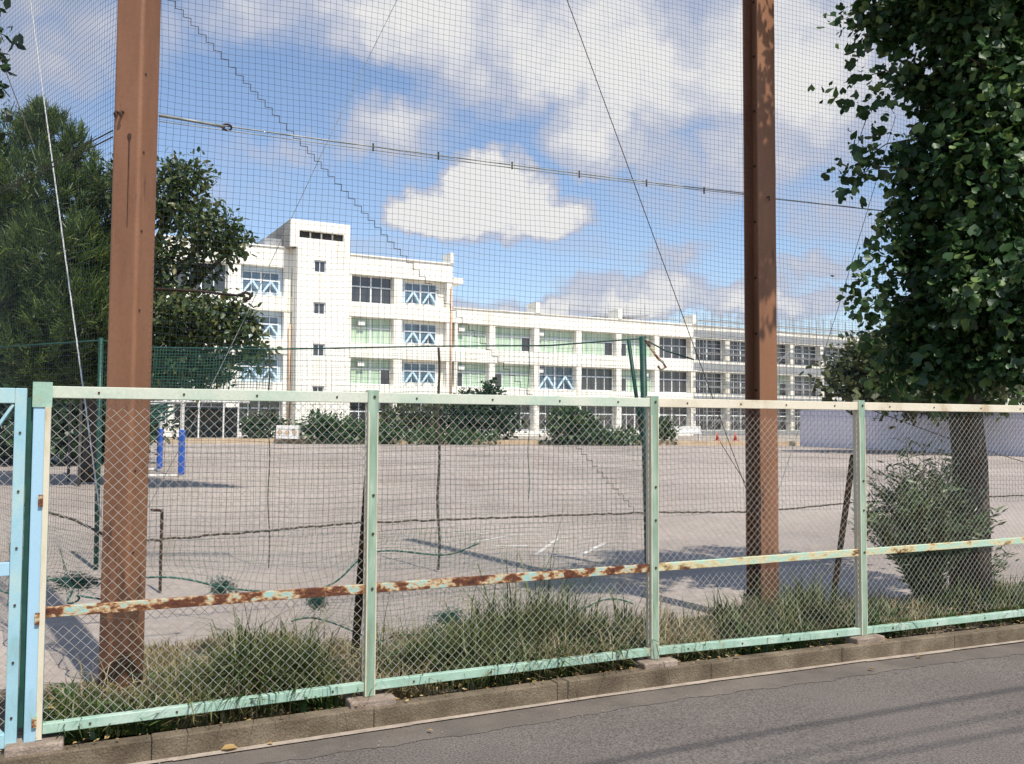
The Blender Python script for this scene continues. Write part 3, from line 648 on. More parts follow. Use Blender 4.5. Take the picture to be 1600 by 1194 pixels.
b = MB(); P = [at(1008, 531, 8.9), at(1028, 560, 8.7), at(1036, 566, 8.7), at(1040, 574, 8.7), at(1033, 578, 8.7), at(1028, 572, 8.7)]
b.tube(P, .013, 7); tag(b.build('hook_rod', m_rust, smooth=True), 'brown hooked rod on top of the green post, left of the dark sided post', 'hook')
# short dark stake
b = MB(); q = gnd(250, 925); tk = thing('stake', q, 'short dark iron stake with bent top right of the thick left post', 'stake')
h = at(250, 797, q.y).z; b.tube([q, q+Z*h], .014, 6); b.build('upright', m_brace, tk); b = MB(); b.tube([q+Z*(h-.005)+Vector((.012, 0, 0)), q+Z*h-Vector((.1, 0, 0))], .012, 6); b.build('crosspiece', m_brace, tk)

# ------------------------------------------------------------------ school building
TB = R(28.5); eB = Vector((math.cos(TB), math.sin(TB), 0)); nB = Vector((math.sin(TB), -math.cos(TB), 0))
B0 = Vector((-5.57, 82.9, 0))
def sB(px, n=0): return onplane(px, 663, B0+nB*n, eB)[0]
def bp(s, n, z): return B0+eB*s+nB*n+Z*z
def bbox(b, s0, s1, n0, n1, z0, z1): return b.box(bp(s0, n0, z0), eB*(s1-s0), nB*(n1-n0), Z*(z1-z0))
school = thing('school_building', bp(0, -5, .33), 'long cream white school building with stair tower and rows of windows beyond the field', 'building')
CE = [14.6, 10.88, 7.26, 3.62]           # underside of each slab band
SI = [12.15, 8.50, 4.88, 1.25]
RU, RL = 16.25, 12.2
sA0 = sB(180); sT0 = sB(461); sT1 = sB(543); sU1 = sB(706); sE = sB(1420)
win_count = [0]
def window(s0, s1, z0, z1, kind, n=-.75):
    """one window: frame with bars, pane, and for the braced bays a blue steel K brace"""
    fm = m_frame; g_ = {'dark': m_glassd, 'curtain': m_glassc, 'brace': m_glassb}[kind]
    w = s1-s0; b = MB(); t_ = .09
    bbox(b, s0, s1, n-.06, n+.06, z1-t_, z1); bbox(b, s0, s1, n-.06, n+.06, z0, z0+t_)
    bbox(b, s0, s0+t_, n-.06, n+.06, z0+t_, z1-t_); bbox(b, s1-t_, s1, n-.06, n+.06, z0+t_, z1-t_)
    zt = z0+(z1-z0)*.60
    if w > 1.6:
        bbox(b, s0+t_, s1-t_, n-.05, n+.07, zt-.06, zt+.06)
        for k in range(1, 4):
            s = s0+w*k/4; ww = .07 if k == 2 else .035
            bbox(b, s-ww, s+ww, n-.04, n+.05, z0+t_, zt-.06); bbox(b, s-ww, s+ww, n-.04, n+.05, zt+.06, z1-t_)
    else:
        s = (s0+s1)/2; bbox(b, s-.03, s+.03, n-.04, n+.05, z0+t_, z1-t_)
    o = b.build('window', fm, school)
    b = MB(); 
    if kind == 'curtain':
        b.add([bp(s0+t_, n, z0+t_), bp(s1-t_, n, z0+t_), bp(s1-t_, n, z1-t_), bp(s0+t_, n, z1-t_)], [(0, 1, 2, 3)])
        if random.random() < .7:           # one sash open to the dark room
            k = random.choice((0, 3)); a = s0+w*k/4+.06; bb = MB(); bbox(bb, a, a+w/4-.12, n+.005, n+.02, z0+t_, zt-.06); bb.build('open_sash', m_glassd, o)
    else:
        b.add([bp(s0+t_, n, z0+t_), bp(s1-t_, n, z0+t_), bp(s1-t_, n, z1-t_), bp(s0+t_, n, z1-t_)], [(0, 1, 2, 3)])
    b.build('pane', g_, o)
    if kind == 'brace':
        b = MB()
        for q in (0, 1):
            a = s0+w*.5*q+.15; c = s0+w*.5*(q+1)-.15; mid = (a+c)/2; top = zt-.1
            for e_ in (a, c):
                p, q2 = bp(e_, n+.25, z0+.1), bp(mid, n+.25, top); d = (q2-p).normalized(); sd_ = d.cross(nB).normalized()
                b.box(p-sd_*.08, sd_*.16, nB*.12, q2-p)
        b.build('brace', m_white if False else mat_lb, o)
mat_lb = mat('light_blue_steel', [(.52, .70, .82), (.62, .78, .86)], scale=2, rough=.4)
wall = MB()
def band(s0, s1, z0, z1, n1=0.0, n0=-1.2): bbox(wall, s0, s1, n0, n1, z0, z1)
# cores: dim rooms behind the windows
core = MB(); bbox(core, sA0, sU1, -12, -1.22, .33, RU-.3); bbox(core, sU1+.01, sE, -12, -1.22, .33, RL-.3); core.build('interior', m_core, school)
segs = [(sA0, sT0+.3, 4, RU), (sT1-.01, sU1-.02, 4, RU), (sU1, sE, 3, RL)]
for (a, c, nf, rf) in segs:
    k0 = 4-nf
    for k in range(k0, 4):
        top = rf if k == k0 else SI[k-1]
        band(a, c, CE[k], top)
    band(a, c, .33, SI[3]-.3, -.02) if a < 0 and c < sT0+1 else band(a, c, .33, .8, -.02)
    # parapet lip
    bbox(wall, a+.01, c-.01, -1.2, .10, rf+.003, rf+.12)
    bbox(wall, a+.01, c-.01, -12, -1.203, rf-.6, rf-.1)
wall.build('wall', m_wall, school)
# pillars
def pillar(s0, s1, z0, z1, n0=-1.19, n1=-.06): b = MB(); bbox(b, s0, s1, n0, n1, z0, z1); b.build('pillar', m_wall, school)
def pillar_stack(s0, s1, nf):
    for k in range(4-nf, 4): pillar(s0, s1, (SI[k] if k < 3 else .81)+.003, CE[k]-.003)
def filler(s0, s1, z0, z1, m=m_wall): b = MB(); bbox(b, s0, s1, -1.19, -.70, z0, z1); b.build('wall_panel', m, school)
# upper wing right of the tower: two bays
b1 = (sT1+.02, sB(546)); pillar_stack(sT1+.02, sB(547), 4); pillar_stack(sB(614), sB(627), 4); pillar_stack(sB(697), sU1-.05, 4)
kinds = {(0, 0): 'dark', (0, 1): 'brace', (1, 0): 'curtain', (1, 1): 'brace', (2, 0): 'curtain', (2, 1): 'brace', (3, 0): 'dark', (3, 1): 'dark'}
for k in range(4):
    window(sB(547)+.02, sB(614)-.02, SI[k]+.005 if k < 3 else .85, CE[k]-.005, kinds[(k, 0)])
    a, c = sB(627)+.02, sB(697)-.02
    if kinds[(k, 1)] == 'brace':
        filler(a, a+.35, SI[k]+.004, CE[k]-.004, m_bframe); filler(c-.75, c, SI[k]+.004, CE[k]-.004); window(a+.37, c-.77, SI[k]+.25, CE[k]-.25, 'brace', -.72)
        filler(a+.36, c-.76, SI[k]+.004, SI[k]+.245); filler(a+.36, c-.76, CE[k]-.245, CE[k]-.004)
    else: window(a, c, .85, CE[k]-.005, 'dark')
# left wing
for (x0, x1) in ((352, 372), (262, 270), (441, 452)): pillar_stack(sB(x0), sB(x1), 4)
for k in range(4):
    window(sB(270)+.02, sB(352)-.02, SI[k]+.005 if k < 3 else 1.3, CE[k]-.005, 'dark')
    a, c = sB(372)+.02, sB(441)-.02
    if k < 3:
        filler(a, a+.2, SI[k]+.004, CE[k]-.004, m_bframe); filler(c-.25, c, SI[k]+.004, CE[k]-.004, m_bframe); filler(a+.205, c-.255, SI[k]+.004, SI[k]+.245, m_bframe); filler(a+.205, c-.255, CE[k]-.40, CE[k]-.004, m_bframe)
        window(a+.21, c-.26, SI[k]+.25, CE[k]-.405, 'brace', -.72)
    else: window(a, c, 1.3, CE[k]-.005, 'dark')
    window(sA0+.5, sB(262)-.02, SI[k]+.005 if k < 3 else 1.3, CE[k]-.005, 'dark')
# lower wing: pillars in even steps
pl = sB(769); st = (sB(1190)-sB(769))/7.0
print('bay step', st)
px_ = [sB(712)] + [pl+st*i for i in range(0, 12)]
lk = {1: ['curtain', 'curtain', 'curtain', 'curtain', 'curtain', 'dark', 'dark', 'dark', 'dark', 'dark', 'dark', 'dark'],
      2: ['curtain', 'curtain', 'brace', 'dark', 'curtain', 'dark', 'dark', 'dark', 'curtain', 'dark', 'dark', 'dark'],
      3: ['dark']*12}
for i, s in enumerate(px_):
    w = .62 if i else .3
    pillar_stack(s-w/2, s+w/2, 3)
    if i+1 < len(px_):
        for k in (1, 2, 3):
            window(s+w/2+.02, px_[i+1]-.33, SI[k]+.005 if k < 3 else .85, CE[k]-.005, lk[k][i])
# roof fins
for i in (2, 4, 6):
    s = px_[i]; b = MB(); bbox(b, s-.25, s+.25, -1.6, .16, RL+.125, RL+1.15); b.build('roof_fin', m_wall, school)
b = MB(); bbox(b, sU1-.35, sU1-.02, -1.6, .16, RU+.125, RU+1.1); b.build('roof_fin', m_wall, school)
# east end eaves of the high block, drain pipes
b = MB(); bbox(b, sU1+.003, sU1+1.0, -9, .12, CE[0]-.05, CE[0]+.45); b.build('eaves', m_wall, school)
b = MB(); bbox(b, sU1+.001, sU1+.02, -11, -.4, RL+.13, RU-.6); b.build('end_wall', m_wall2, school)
for px, zt, nn in ((703, CE[0]-.4, .12), (455, 9.8, .25), (449, 9.8, .25)):
    b = MB(); b.tube([bp(sB(px), nn, .4), bp(sB(px), nn, zt)], .09, 7); b.build('drain_pipe', m_pipe, school, smooth=True)
# tower
tw = MB(); NT = 1.6; zt = 17.0+1.5
sa, sc_ = sB(461, NT), sB(543, NT); sa2 = sB(449, NT)
slit = (sB(463, NT), sB(533, NT), 17.0, 17.62)
# front built round the openings so that they are real recesses
holes = []
for (y0, y1) in ((406.5, 426), (472, 491.5), (537, 557), (603, 622)):
    z1 = onplane(496, y0, B0+nB*NT, eB)[1]; z0 = onplane(496, y1, B0+nB*NT, eB)[1]; holes.append((z0, z1))
ha, hb = sB(487, NT), sB(506, NT)
zs = sorted(holes)
z = .33
for (z0, z1) in zs:
    bbox(tw, sa, sc_, NT-.35, NT, z, z0); bbox(tw, sa, ha, NT-.35, NT, z0+.001, z1-.001); bbox(tw, hb, sc_, NT-.35, NT, z0+.001, z1-.001); z = z1
bbox(tw, sa, sc_, NT-.35, NT, z, 16.2)
bbox(tw, sa2, sc_, NT-.35, NT+.002, 16.203, slit[2]); bbox(tw, sa2, slit[0], NT-.35, NT+.002, slit[2]+.001, slit[3]-.001); bbox(tw, slit[1], sc_, NT-.35, NT+.002, slit[2]+.001, slit[3]-.001)
bbox(tw, sa2, sc_, NT-.35, NT+.002, slit[3], zt)
bbox(tw, sa, sa+.3, -1.1, NT-.352, .33, 16.2); bbox(tw, sc_-.3, sc_, -1.1, NT-.352, .33, zt); bbox(tw, sa+.31, sc_-.31, -6, -1.1, 16.3, zt-.3)
bbox(tw, sa2+.302, sc_-.302, -6, NT-.352, zt-.3, zt-.05)
tw.build('stair_tower', m_wall, school)
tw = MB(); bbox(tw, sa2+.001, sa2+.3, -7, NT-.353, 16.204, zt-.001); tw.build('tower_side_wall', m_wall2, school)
b = MB(); bbox(b, sa2-1.6, sa2-.01, -5, -1.0, 16.4, 17.2); b.build('roof_tank', m_grey, school)
b = MB(); bbox(b, slit[0], slit[1], NT-.9, NT-.4, slit[2]-.1, slit[3]+.1); b.build('louvre', m_core, school)
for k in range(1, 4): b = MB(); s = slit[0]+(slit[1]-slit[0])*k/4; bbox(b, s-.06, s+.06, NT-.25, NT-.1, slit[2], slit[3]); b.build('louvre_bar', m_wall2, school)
for (z0, z1) in zs: window(ha+.01, hb-.01, z0+.01, z1-.01, 'dark', NT-.2)
# wall lamps / air conditioning on the bands
for px in (553, 712, 838, 1004):
    for k in (1, 2):
        s = sB(px)+.4; b = MB(); bbox(b, s, s+.6, -.6, -.3, CE[k]-.75, CE[k]-.35); b.build('air_unit', m_white, school)
# scaffolding on the far bays and the roof
scaf = thing('scaffolding', bp(sB(1090), 1.2, .33), 'grey pipe scaffolding standing against the right end of the school', 'scaffolding')
s = sB(1085); k = 0
while s < sE-1:
    for nn in (.5, 1.5):
        b = MB(); b.tube([bp(s, nn, .33), bp(s, nn, 13.4+random.uniform(0, .9))], .028, 5, cap=False); b.build('upright', m_grey, scaf)
    s += 1.2
for z in np.arange(2.0, 13.5, 1.8):
    for nn in (.46, 1.54): b = MB(); b.tube([bp(sB(1085), nn, z), bp(sE-1, nn, z)], .025, 5); b.build('ledger', m_grey, scaf)
    b = MB(); bbox(b, sB(1085), sE-1, .6, 1.1, z-.12, z-.08); b.build('platform', m_grey, scaf)
    b = MB(); b.tube([bp(sB(1085), 1.54, z+.9), bp(sE-1, 1.54, z+.9)], .025, 5); b.build('guard_rail', m_grey, scaf)
for k in range(9):
    a = sB(1085)+k*4.8; b = MB(); b.tube([bp(a, 1.6, .5+3.6*(k % 3)), bp(a+4.8, 1.6, 4.1+3.6*(k % 3))], .025, 5); b.build('diagonal', m_grey, scaf)
roofs = thing('roof_scaffold', bp(sB(980), -4, RL), 'low grey pipe railing and sheeted deck on the roof of the lower wing', 'scaffolding')
for nn in (-3, -7):
    s = sB(915)
    while s < sE-2:
        b = MB(); b.tube([bp(s, nn, RL-.1), bp(s, nn, RL+1.9+.5*random.random())], .03, 5); b.build('upright', m_grey, roofs); s += 2.4
    for z in (RL+.9, RL+1.6): b = MB(); b.tube([bp(sB(915), nn, z), bp(sE-2, nn, z)], .03, 5); b.build('rail', m_grey, roofs)
b = MB(); b.box(bp(sB(975), -5, RL+.9), eB*7+Z*.5, -nB*4, Z*.15); b.build('deck', m_grey, roofs)
for px in (1310, 1322):
    b = MB(); b.tube([bp(sB(px), -4, RL), bp(sB(px), -4, RL+4.6)], .04, 5); b.build('mast', m_grey, roofs)

# canopy, planters and small things in front of the school
cn = thing('canopy', (-26, 66, .33), 'low white edged walkway canopy under the left wing of the school', 'canopy')
x0, x1 = at(268, 626, 66).x, at(372, 626, 66).x; zc = at(300, 626, 66).z
b = MB(); b.box((x0, 64.5, zc-.12), (x1-x0, 1.5, 0), (0, 3, 0), (0, 0, .16)); b.build('roof', m_white, cn)
for px in (270, 309, 348, 371): b = MB(); x = at(px, 650, 65).x; b.tube([(x, 65.2, .33), (x, 65.2, zc-.121)], .06, 7); b.build('post', m_white, cn)
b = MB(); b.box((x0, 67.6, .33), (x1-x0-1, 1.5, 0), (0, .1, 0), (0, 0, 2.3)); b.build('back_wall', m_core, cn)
pt = thing('planter_box', at(449, 692, 63), 'cream concrete planter block at the foot of the stair tower', 'planter'); pt.location.z = .33
xa, xb = at(431, 680, 62.9).x, at(466, 680, 62.9).x; b = MB(); b.box((xa, 62.9, .33), (xb-xa, 0, 0), (0, 1.2, 0), (0, 0, .95)); b.build('block', m_white, pt, bevel=.04)
for k in range(3):
    x = xa+(xb-xa)*(k+.5)/3; b = MB(); b.add([(x-.2, 62.89, .8), (x, 62.89, .55), (x+.2, 62.89, .8), (x, 62.89, 1.05)], [(0, 1, 2, 3)]); b.build('diamond_tile', m_ochre, pt)
bn = thing('bench', at(1078, 690, 66), 'cream bench at the terrace edge left of the dark sided post', 'bench'); bn.location.z = .33
x = bn.location.x; b = MB(); b.box((x-1, 66.6, .80), (2, 0, 0), (0, .5, 0), (0, 0, .12)); b.build('seat', m_white, bn)
b = MB(); b.box((x-1, 67.0, .93), (2, 0, 0), (0, .08, 0), (0, 0, .45)); b.build('backrest', m_white, bn)
for dx in (-.9, .8): b = MB(); b.box((x+dx, 66.65, .33), (.1, 0, 0), (0, .4, 0), (0, 0, .465)); b.build('leg', m_white, bn)
for px, l in ((1121, 'red traffic cone on the terrace, the one nearer the cream bench'), (1149, 'red traffic cone on the terrace, the one nearer the dark sided post')):
    q = at(px, 690, 66.5); q.z = .33; cnn = thing('traffic_cone', q, l, 'cone', 'cones on the terrace')
    b = MB(); b.tube([q+Z*.04, q+Z*.62], [.14, .03], 10); b.build('cone', m_red, cnn, smooth=True); b = MB(); b.box(q-Vector((.2, .2, 0)), (.4, 0, 0), (0, .4, 0), (0, 0, .038)); b.build('base', m_red, cnn)

# handball goal with blue pads
gA = gnd(283, 745); gB = gnd(249, 735); dirm = (gB-gA).normalized(); back = Vector((-1, .0, 0)); zt_ = 2.0
goal = thing('goal', gA, 'white handball goal with blue pads on both posts right of the thick left post', 'goal')
for q in (gA, gB):
    b = MB(); b.box(q-Vector((.04, .04, 0)), (.08, 0, 0), (0, .08, 0), (0, 0, zt_)); o = b.build('goal_post', m_white, goal)
    b = MB(); b.box(q-Vector((.075, .075, -.06)), (.15, 0, 0), (0, .15, 0), (0, 0, 1.22)); b.build('pad', m_pad, o, bevel=.03)
b = MB(); b.box(gA-Vector((.04, .04, -zt_-.001)), (gB-gA), (.08, 0, 0), (0, 0, .08)); b.build('crossbar', m_white, goal)
for q in (gA, gB):
    b = MB(); b.tube([q+Z*(zt_+.05), q+Z*(zt_+.05)+back*1.0, q+back*1.4+Z*.03], .03, 6); b.tube([q+Z*.03, q+back*1.4+Z*.03], .03, 6); b.build('side_frame', m_white, goal)
bp_ = []
for k in range(12):
    a = gA+back*.1+Z*1.95+(gB-gA)*k/11; bp_.append([tuple(a+back*(.9*t)-Z*(.5*t+.15*math.sin(k+t*3))) for t in np.linspace(0, 1, 9)])
V, Fa = cords(np.array(bp_), .03, np.array([0, .3, 1]), 4); npmesh('goal_net', V, Fa, m_gnet, goal)

# white hoarding at the right
hA, hB = gnd(1250, 697), gnd(1640, 715); hd = (hB-hA); hl = hd.length; hd.normalize(); hn = Vector((hd.y, -hd.x, 0))
hoard = thing('hoarding', hA, 'pale lavender white panel hoarding across the right end of the field', 'hoarding')
npan = 22
for k in range(npan):
    w = (hl+12)/npan; q = hA+hd*w*k; b = MB(); b.box(q, hd*(w-.02), -hn*.04, Z*(2.58)); b.build('panel', m_hoard, hoard)
b = MB(); b.box(hA-hn*.06, hd*(hl+12), -hn*.05, Z*.12); b.build('foot_rail', m_grey, hoard)

# ------------------------------------------------------------------ trees
# ginkgo
gx = at(1517, 950, 7.45); base = Vector((gx.x, 7.45, 0))
gk = thing('ginkgo_tree', base, 'tall green ginkgo tree with fan shaped leaves at the right edge', 'tree')
lob = []
def gl(px, py, Y, rpx, n): 
    n = int(n*1.15)
    c = at(px, py, Y); r = rpx*Y/F; lob.append((tuple(c), (r, r*.9, r*.95), n))
for a in [(1510, 545, 7.2, 75, 1500), (1450, 525, 7.3, 44, 560), (1600, 535, 6.9, 72, 1000), (1425, 555, 7.4, 32, 260), (1470, 400, 7.3, 58, 900), (1545, 430, 6.9, 95, 2000), (1630, 390, 7.3, 105, 1900),
          (1475, 300, 7.4, 56, 800), (1550, 280, 6.9, 100, 2000), (1630, 230, 7.2, 120, 2200), (1495, 190, 7.3, 60, 900), (1565, 140, 6.9, 100, 2000), (1640, 70, 7.2, 120, 2200),
          (1445, 5, 7.3, 56, 800), (1510, 20, 7.0, 85, 1500), (1600, -60, 7.0, 140, 2300), (1480, -110, 7.3, 110, 1600), (1560, -170, 6.6, 150, 2000), (1470, -250, 5.9, 170, 2200), (1420, -280, 5.6, 105, 900),
          (1430, 470, 7.35, 34, 260), (1425, 400, 7.35, 24, 130), (1430, 330, 7.3, 26, 160), (1425, 240, 7.35, 26, 150), (1440, 130, 7.3, 34, 280), (1400, 40, 7.3, 30, 200), (1360, 30, 7.3, 20, 90),
          (1565, 320, 8.2, 105, 1500), (1510, 480, 8.1, 80, 1200), (1540, 130, 8.2, 95, 1100)]:
    gl(*a)
spr = []
for (x0, y0, x1, y1, Y) in [(1420, 10, 1318, 30, 7.2), (1400, 30, 1330, 58, 7.3), (1450, 118, 1317, 130, 7.2), (1375, 150, 1340, 225, 7.3), (1440, 215, 1330, 262, 7.2), (1440, 265, 1308, 284, 7.2),
                            (1425, 330, 1372, 372, 7.3), (1440, 385, 1348, 402, 7.2), (1430, 430, 1328, 446, 7.2), (1430, 470, 1340, 488, 7.2), (1440, 500, 1352, 540, 7.3), (1420, 530, 1362, 585, 7.3), (1450, 560, 1400, 612, 7.2), (1500, 560, 1470, 622, 7.1), (1570, 560, 1560, 626, 7.0)]:
    a_, c_ = at(x0, y0, Y), at(x1, y1, Y-.1); mid_ = a_.lerp(c_, .5)+Z*.07; spr.append((a_, mid_, c_))
    for k in range(9):
        t_ = .15+.85*k/8; q = a_.lerp(mid_, t_*2) if t_ < .5 else mid_.lerp(c_, t_*2-1); r3 = .03+.03*random.random()
        lob.append((tuple(q+Vector((random.gauss(0, .03), random.gauss(0, .05), random.gauss(-.03, .04)))), (r3, r3, r3), 9))
ns_ = len(lob)-16*9
o, tips = crown(lob, T_GINKGO, .064, gk, m_ginkgo, cl=16, spread=.062, shell=.5, down=.5, svar=.4)
limbs(base, 5.9, .135, [t_ for t_ in tips[:ns_] if t_[0][1] > 6.7], gk, m_bark, per=9)
for a_, mid_, c_ in spr: b = MB(); b.tube([a_, mid_, c_], [.008, .005, .002], 5); b.build('shoot', m_bark, gk)
# pine
Yp = 21.5
def lobes(lst, Y0, k=1.0):
    res = []
    for (px, py, Y, rpx, rpy, n) in lst:
        c = at(px, py, Y); res.append((tuple(c), (rpx*Y/F, rpx*Y/F*.8, rpy*Y/F), int(n*k)))
    return res
def pine(lst, base, h, r, label, parent_m=m_bark):
    t = thing('pine_tree', base, label, 'tree'); tips = []; Vs = []; Fs = []; k = 0
    for (c, rad, n) in lobes(lst, 0):
        c = np.array(c); rad = np.array(rad)
        d = rng.normal(size=(n, 3)); d /= np.linalg.norm(d, axis=1, keepdims=True); rr = np.where(rng.random(n) < .35, rng.random(n)**.6, .75+.3*rng.random(n))
        cc = c+d*rr[:, None]*rad; tips.append((c, cc)); ax = d*.5+np.array([0, 0, .7])
        nn = 44; ce = np.repeat(cc, nn, axis=0)+rng.normal(size=(n*nn, 3))*.035
        along = np.repeat(rng.random(n*nn)[:, None], 3, axis=1)*.0
        axn = np.repeat(ax, nn, axis=0)+rng.normal(size=(n*nn, 3))*.42
        ce += np.repeat(ax, nn, axis=0)*(rng.random((n*nn, 1))*.28)
        V, Fa = leaves(ce, axn, .20*(1+.25*rng.normal(size=n*nn)).clip(.5, 1.6), [(-.055, 0, 0), (.055, 0, 0), (.02, 1, 0), (-.02, 1, 0)], [(0, 1, 2, 3)])
        Vs.append(V); Fs.append(Fa+k); k += len(V)
    npmesh('foliage', np.concatenate(Vs), np.concatenate(Fs), m_pine, t); limbs(base, h, r, tips, t, m_bark, per=10); return t
b0 = gnd(138, 752)
pine([(64, 205, 21, 14, 26, 22), (110, 232, 21, 12, 22, 18), (66, 230, 21, 34, 52, 60), (112, 255, 21, 26, 40, 40), (30, 240, 22, 40, 50, 60), (60, 310, 20.5, 85, 52, 170), (140, 320, 21, 48, 48, 90), (10, 370, 21, 80, 60, 150), (90, 400, 20, 80, 60, 190), (150, 420, 21, 45, 55, 90),
      (30, 480, 20.5, 85, 55, 180), (120, 500, 20, 70, 55, 160), (60, 560, 20.5, 95, 50, 190), (150, 570, 21, 50, 45, 90), (-40, 450, 21, 70, 140, 180), (-60, 300, 21, 60, 80, 90), (100, 600, 21, 70, 30, 90)],
     Vector((b0.x, b0.y, 0)), 7.2, .17, 'dark green long needled pine behind the thick left post')
# cherry
t = thing('cherry_tree', gnd(196, 756), 'broadleaf tree with drooping brownish green leaves between the left post and the school', 'tree')
lob = lobes([(290, 275, 20, 42, 22, 420), (270, 320, 20, 55, 42, 900), (330, 360, 19.5, 48, 38, 620), (365, 388, 19.5, 26, 20, 220), (262, 400, 20, 40, 34, 420), (318, 418, 19.8, 28, 16, 120), (255, 450, 20, 40, 16, 160),
             (300, 482, 19.5, 80, 26, 1100), (360, 510, 19.5, 48, 26, 560), (290, 525, 20, 70, 24, 800), (400, 545, 19.4, 24, 20, 130), (262, 578, 20, 30, 26, 320), (310, 598, 19.8, 16, 12, 90), (345, 592, 19.8, 14, 10, 60), (300, 570, 20, 75, 22, 560), (385, 560, 19.7, 26, 16, 110),
             (200, 300, 20.5, 60, 60, 700), (190, 480, 20.5, 60, 70, 900), (215, 590, 20.5, 50, 30, 400)], 0, 1.6)
o, tips = crown(lob, T_OVAL, .125, t, m_cherry, cl=6, spread=.13, shell=.4, down=.3)
limbs(wloc(t), 6.0, .2, tips, t, m_bark, per=6)
# twigs from a tree just outside the left edge
t = thing('roadside_tree', (-4.6, 6.3, 0), 'leafy branch tips poking in at the top left corner', 'tree')
lob = lobes([(-28, 50, 6.6, 34, 60, 130), (-22, 165, 6.6, 30, 40, 90), (-60, 100, 6.6, 60, 90, 300), (-20, 235, 6.6, 26, 30, 60)], 0)
o, tips = crown(lob, T_OVAL, .075, t, m_darkleaf, cl=6, spread=.05); limbs(wloc(t), 4.4, .09, tips, t, m_bark, per=6, lean=(.3, .2))
# background trees at left
def bush(name, lst, m, size, label, cat, basepx=None, h=2, r=.12, trunk=True, tm=T_QUAD, cl=7, spread=.2, k=1, group=None, base=None, shell=.45):
    lo = lobes(lst, 0, k); c = np.mean([l[0] for l in lo], axis=0); bs = Vector(base) if base is not None else Vector((c[0], c[1], 0))
    t = thing(name, bs, label, cat, group); o, tips = crown(lo, tm, size, t, m, cl=cl, spread=spread, shell=shell)
    if trunk: limbs(bs, h, r, tips, t, m_bark, per=4)
    return t
bg_ = 'dark trees behind the pine'
bush('broadleaf_tree', [(20, 520, 33, 90, 120, 3000), (-60, 460, 33, 120, 160, 2500), (40, 640, 32, 60, 50, 1200)], m_darkleaf, .28, 'very dark tree filling the left edge behind the pine', 'tree', h=7, r=.25, spread=.35, group=bg_)
bush('broadleaf_tree', [(150, 480, 34, 80, 130, 3000), (120, 620, 33, 60, 60, 1500), (190, 560, 34, 60, 90, 1600)], m_darkleaf, .28, 'very dark tree directly behind the thick left post and pine', 'tree', h=7, r=.25, spread=.35, group=bg_)
bush('hedge', [(30, 665, 31, 90, 40, 2600), (120, 665, 31, 70, 42, 2400), (190, 670, 32, 60, 34, 1400)], m_darkleaf, .22, 'dark hedge mass under the pine at the far edge of the field', 'hedge', trunk=False, spread=.3)
for px, l in ((107, 'slim grey pole under the pine, left one'), (123, 'slim grey pole under the pine, right one')):
    q = gnd(px, 752 if px < 115 else 760); b = MB(); b.tube([q, q+Z*2.9], .035, 7); tag(b.build('slim_pole', m_barkg, smooth=True), l, 'pole', 'slim poles under the pine')
# right background
bush('broadleaf_tree', [(1370, 575, 50, 62, 42, 1500), (1450, 560, 50, 90, 50, 2200), (1330, 600, 50, 45, 22, 600), (1560, 550, 50, 110, 70, 2600), (1480, 610, 48, 130, 28, 1800), (1680, 560, 50, 110, 70, 1500)], m_olive, .34, 'wide dark olive tree behind the hoarding and ginkgo', 'tree', h=4.5, r=.3, spread=.5, base=(26, 52, 0))
# plants at the school
sh = 'shrubs along the terrace'
def shrub(lst, m, lab, size=.22, cat='shrub', trunk=False, k=1.0): 
    return bush('shrub' if cat == 'shrub' else cat, lst, m, size, lab, cat, trunk=trunk, spread=.25, group=sh, k=k*1.5, h=1.6, r=.07)
shrub([(500, 668, 64, 34, 20, 900), (550, 672, 64, 34, 17, 800), (600, 676, 64, 30, 14, 500)], m_hedge, 'long clipped hedge right of the cream planter block')
shrub([(890, 664, 64, 38, 26, 1600), (918, 672, 64, 26, 18, 700)], m_hedge, 'large round bright green bush left of the third fence post')
shrub([(735, 645, 66, 36, 34, 1300), (765, 620, 66, 16, 26, 500), (785, 655, 66, 30, 32, 1000)], m_darkleaf, 'tall dark conifer with a pointed top before the lower wing', cat='shrub', trunk=True)
shrub([(625, 655, 67, 34, 25, 700), (665, 660, 67, 26, 22, 600), (705, 655, 67, 28, 26, 700)], m_olive, 'loose dark shrub group right of the second fence post')
shrub([(720, 684, 64, 60, 7, 700), (660, 683, 64, 40, 8, 400)], m_hedge, 'low ground hedge under the loose dark shrubs')
shrub([(970, 684, 64, 45, 7, 600), (1040, 672, 65, 14, 16, 300)], m_hedge, 'low hedge between the round bush and the cream bench')
shrub([(410, 668, 66, 36, 26, 900)], m_darkleaf, 'dark shrub left of the cream planter block')
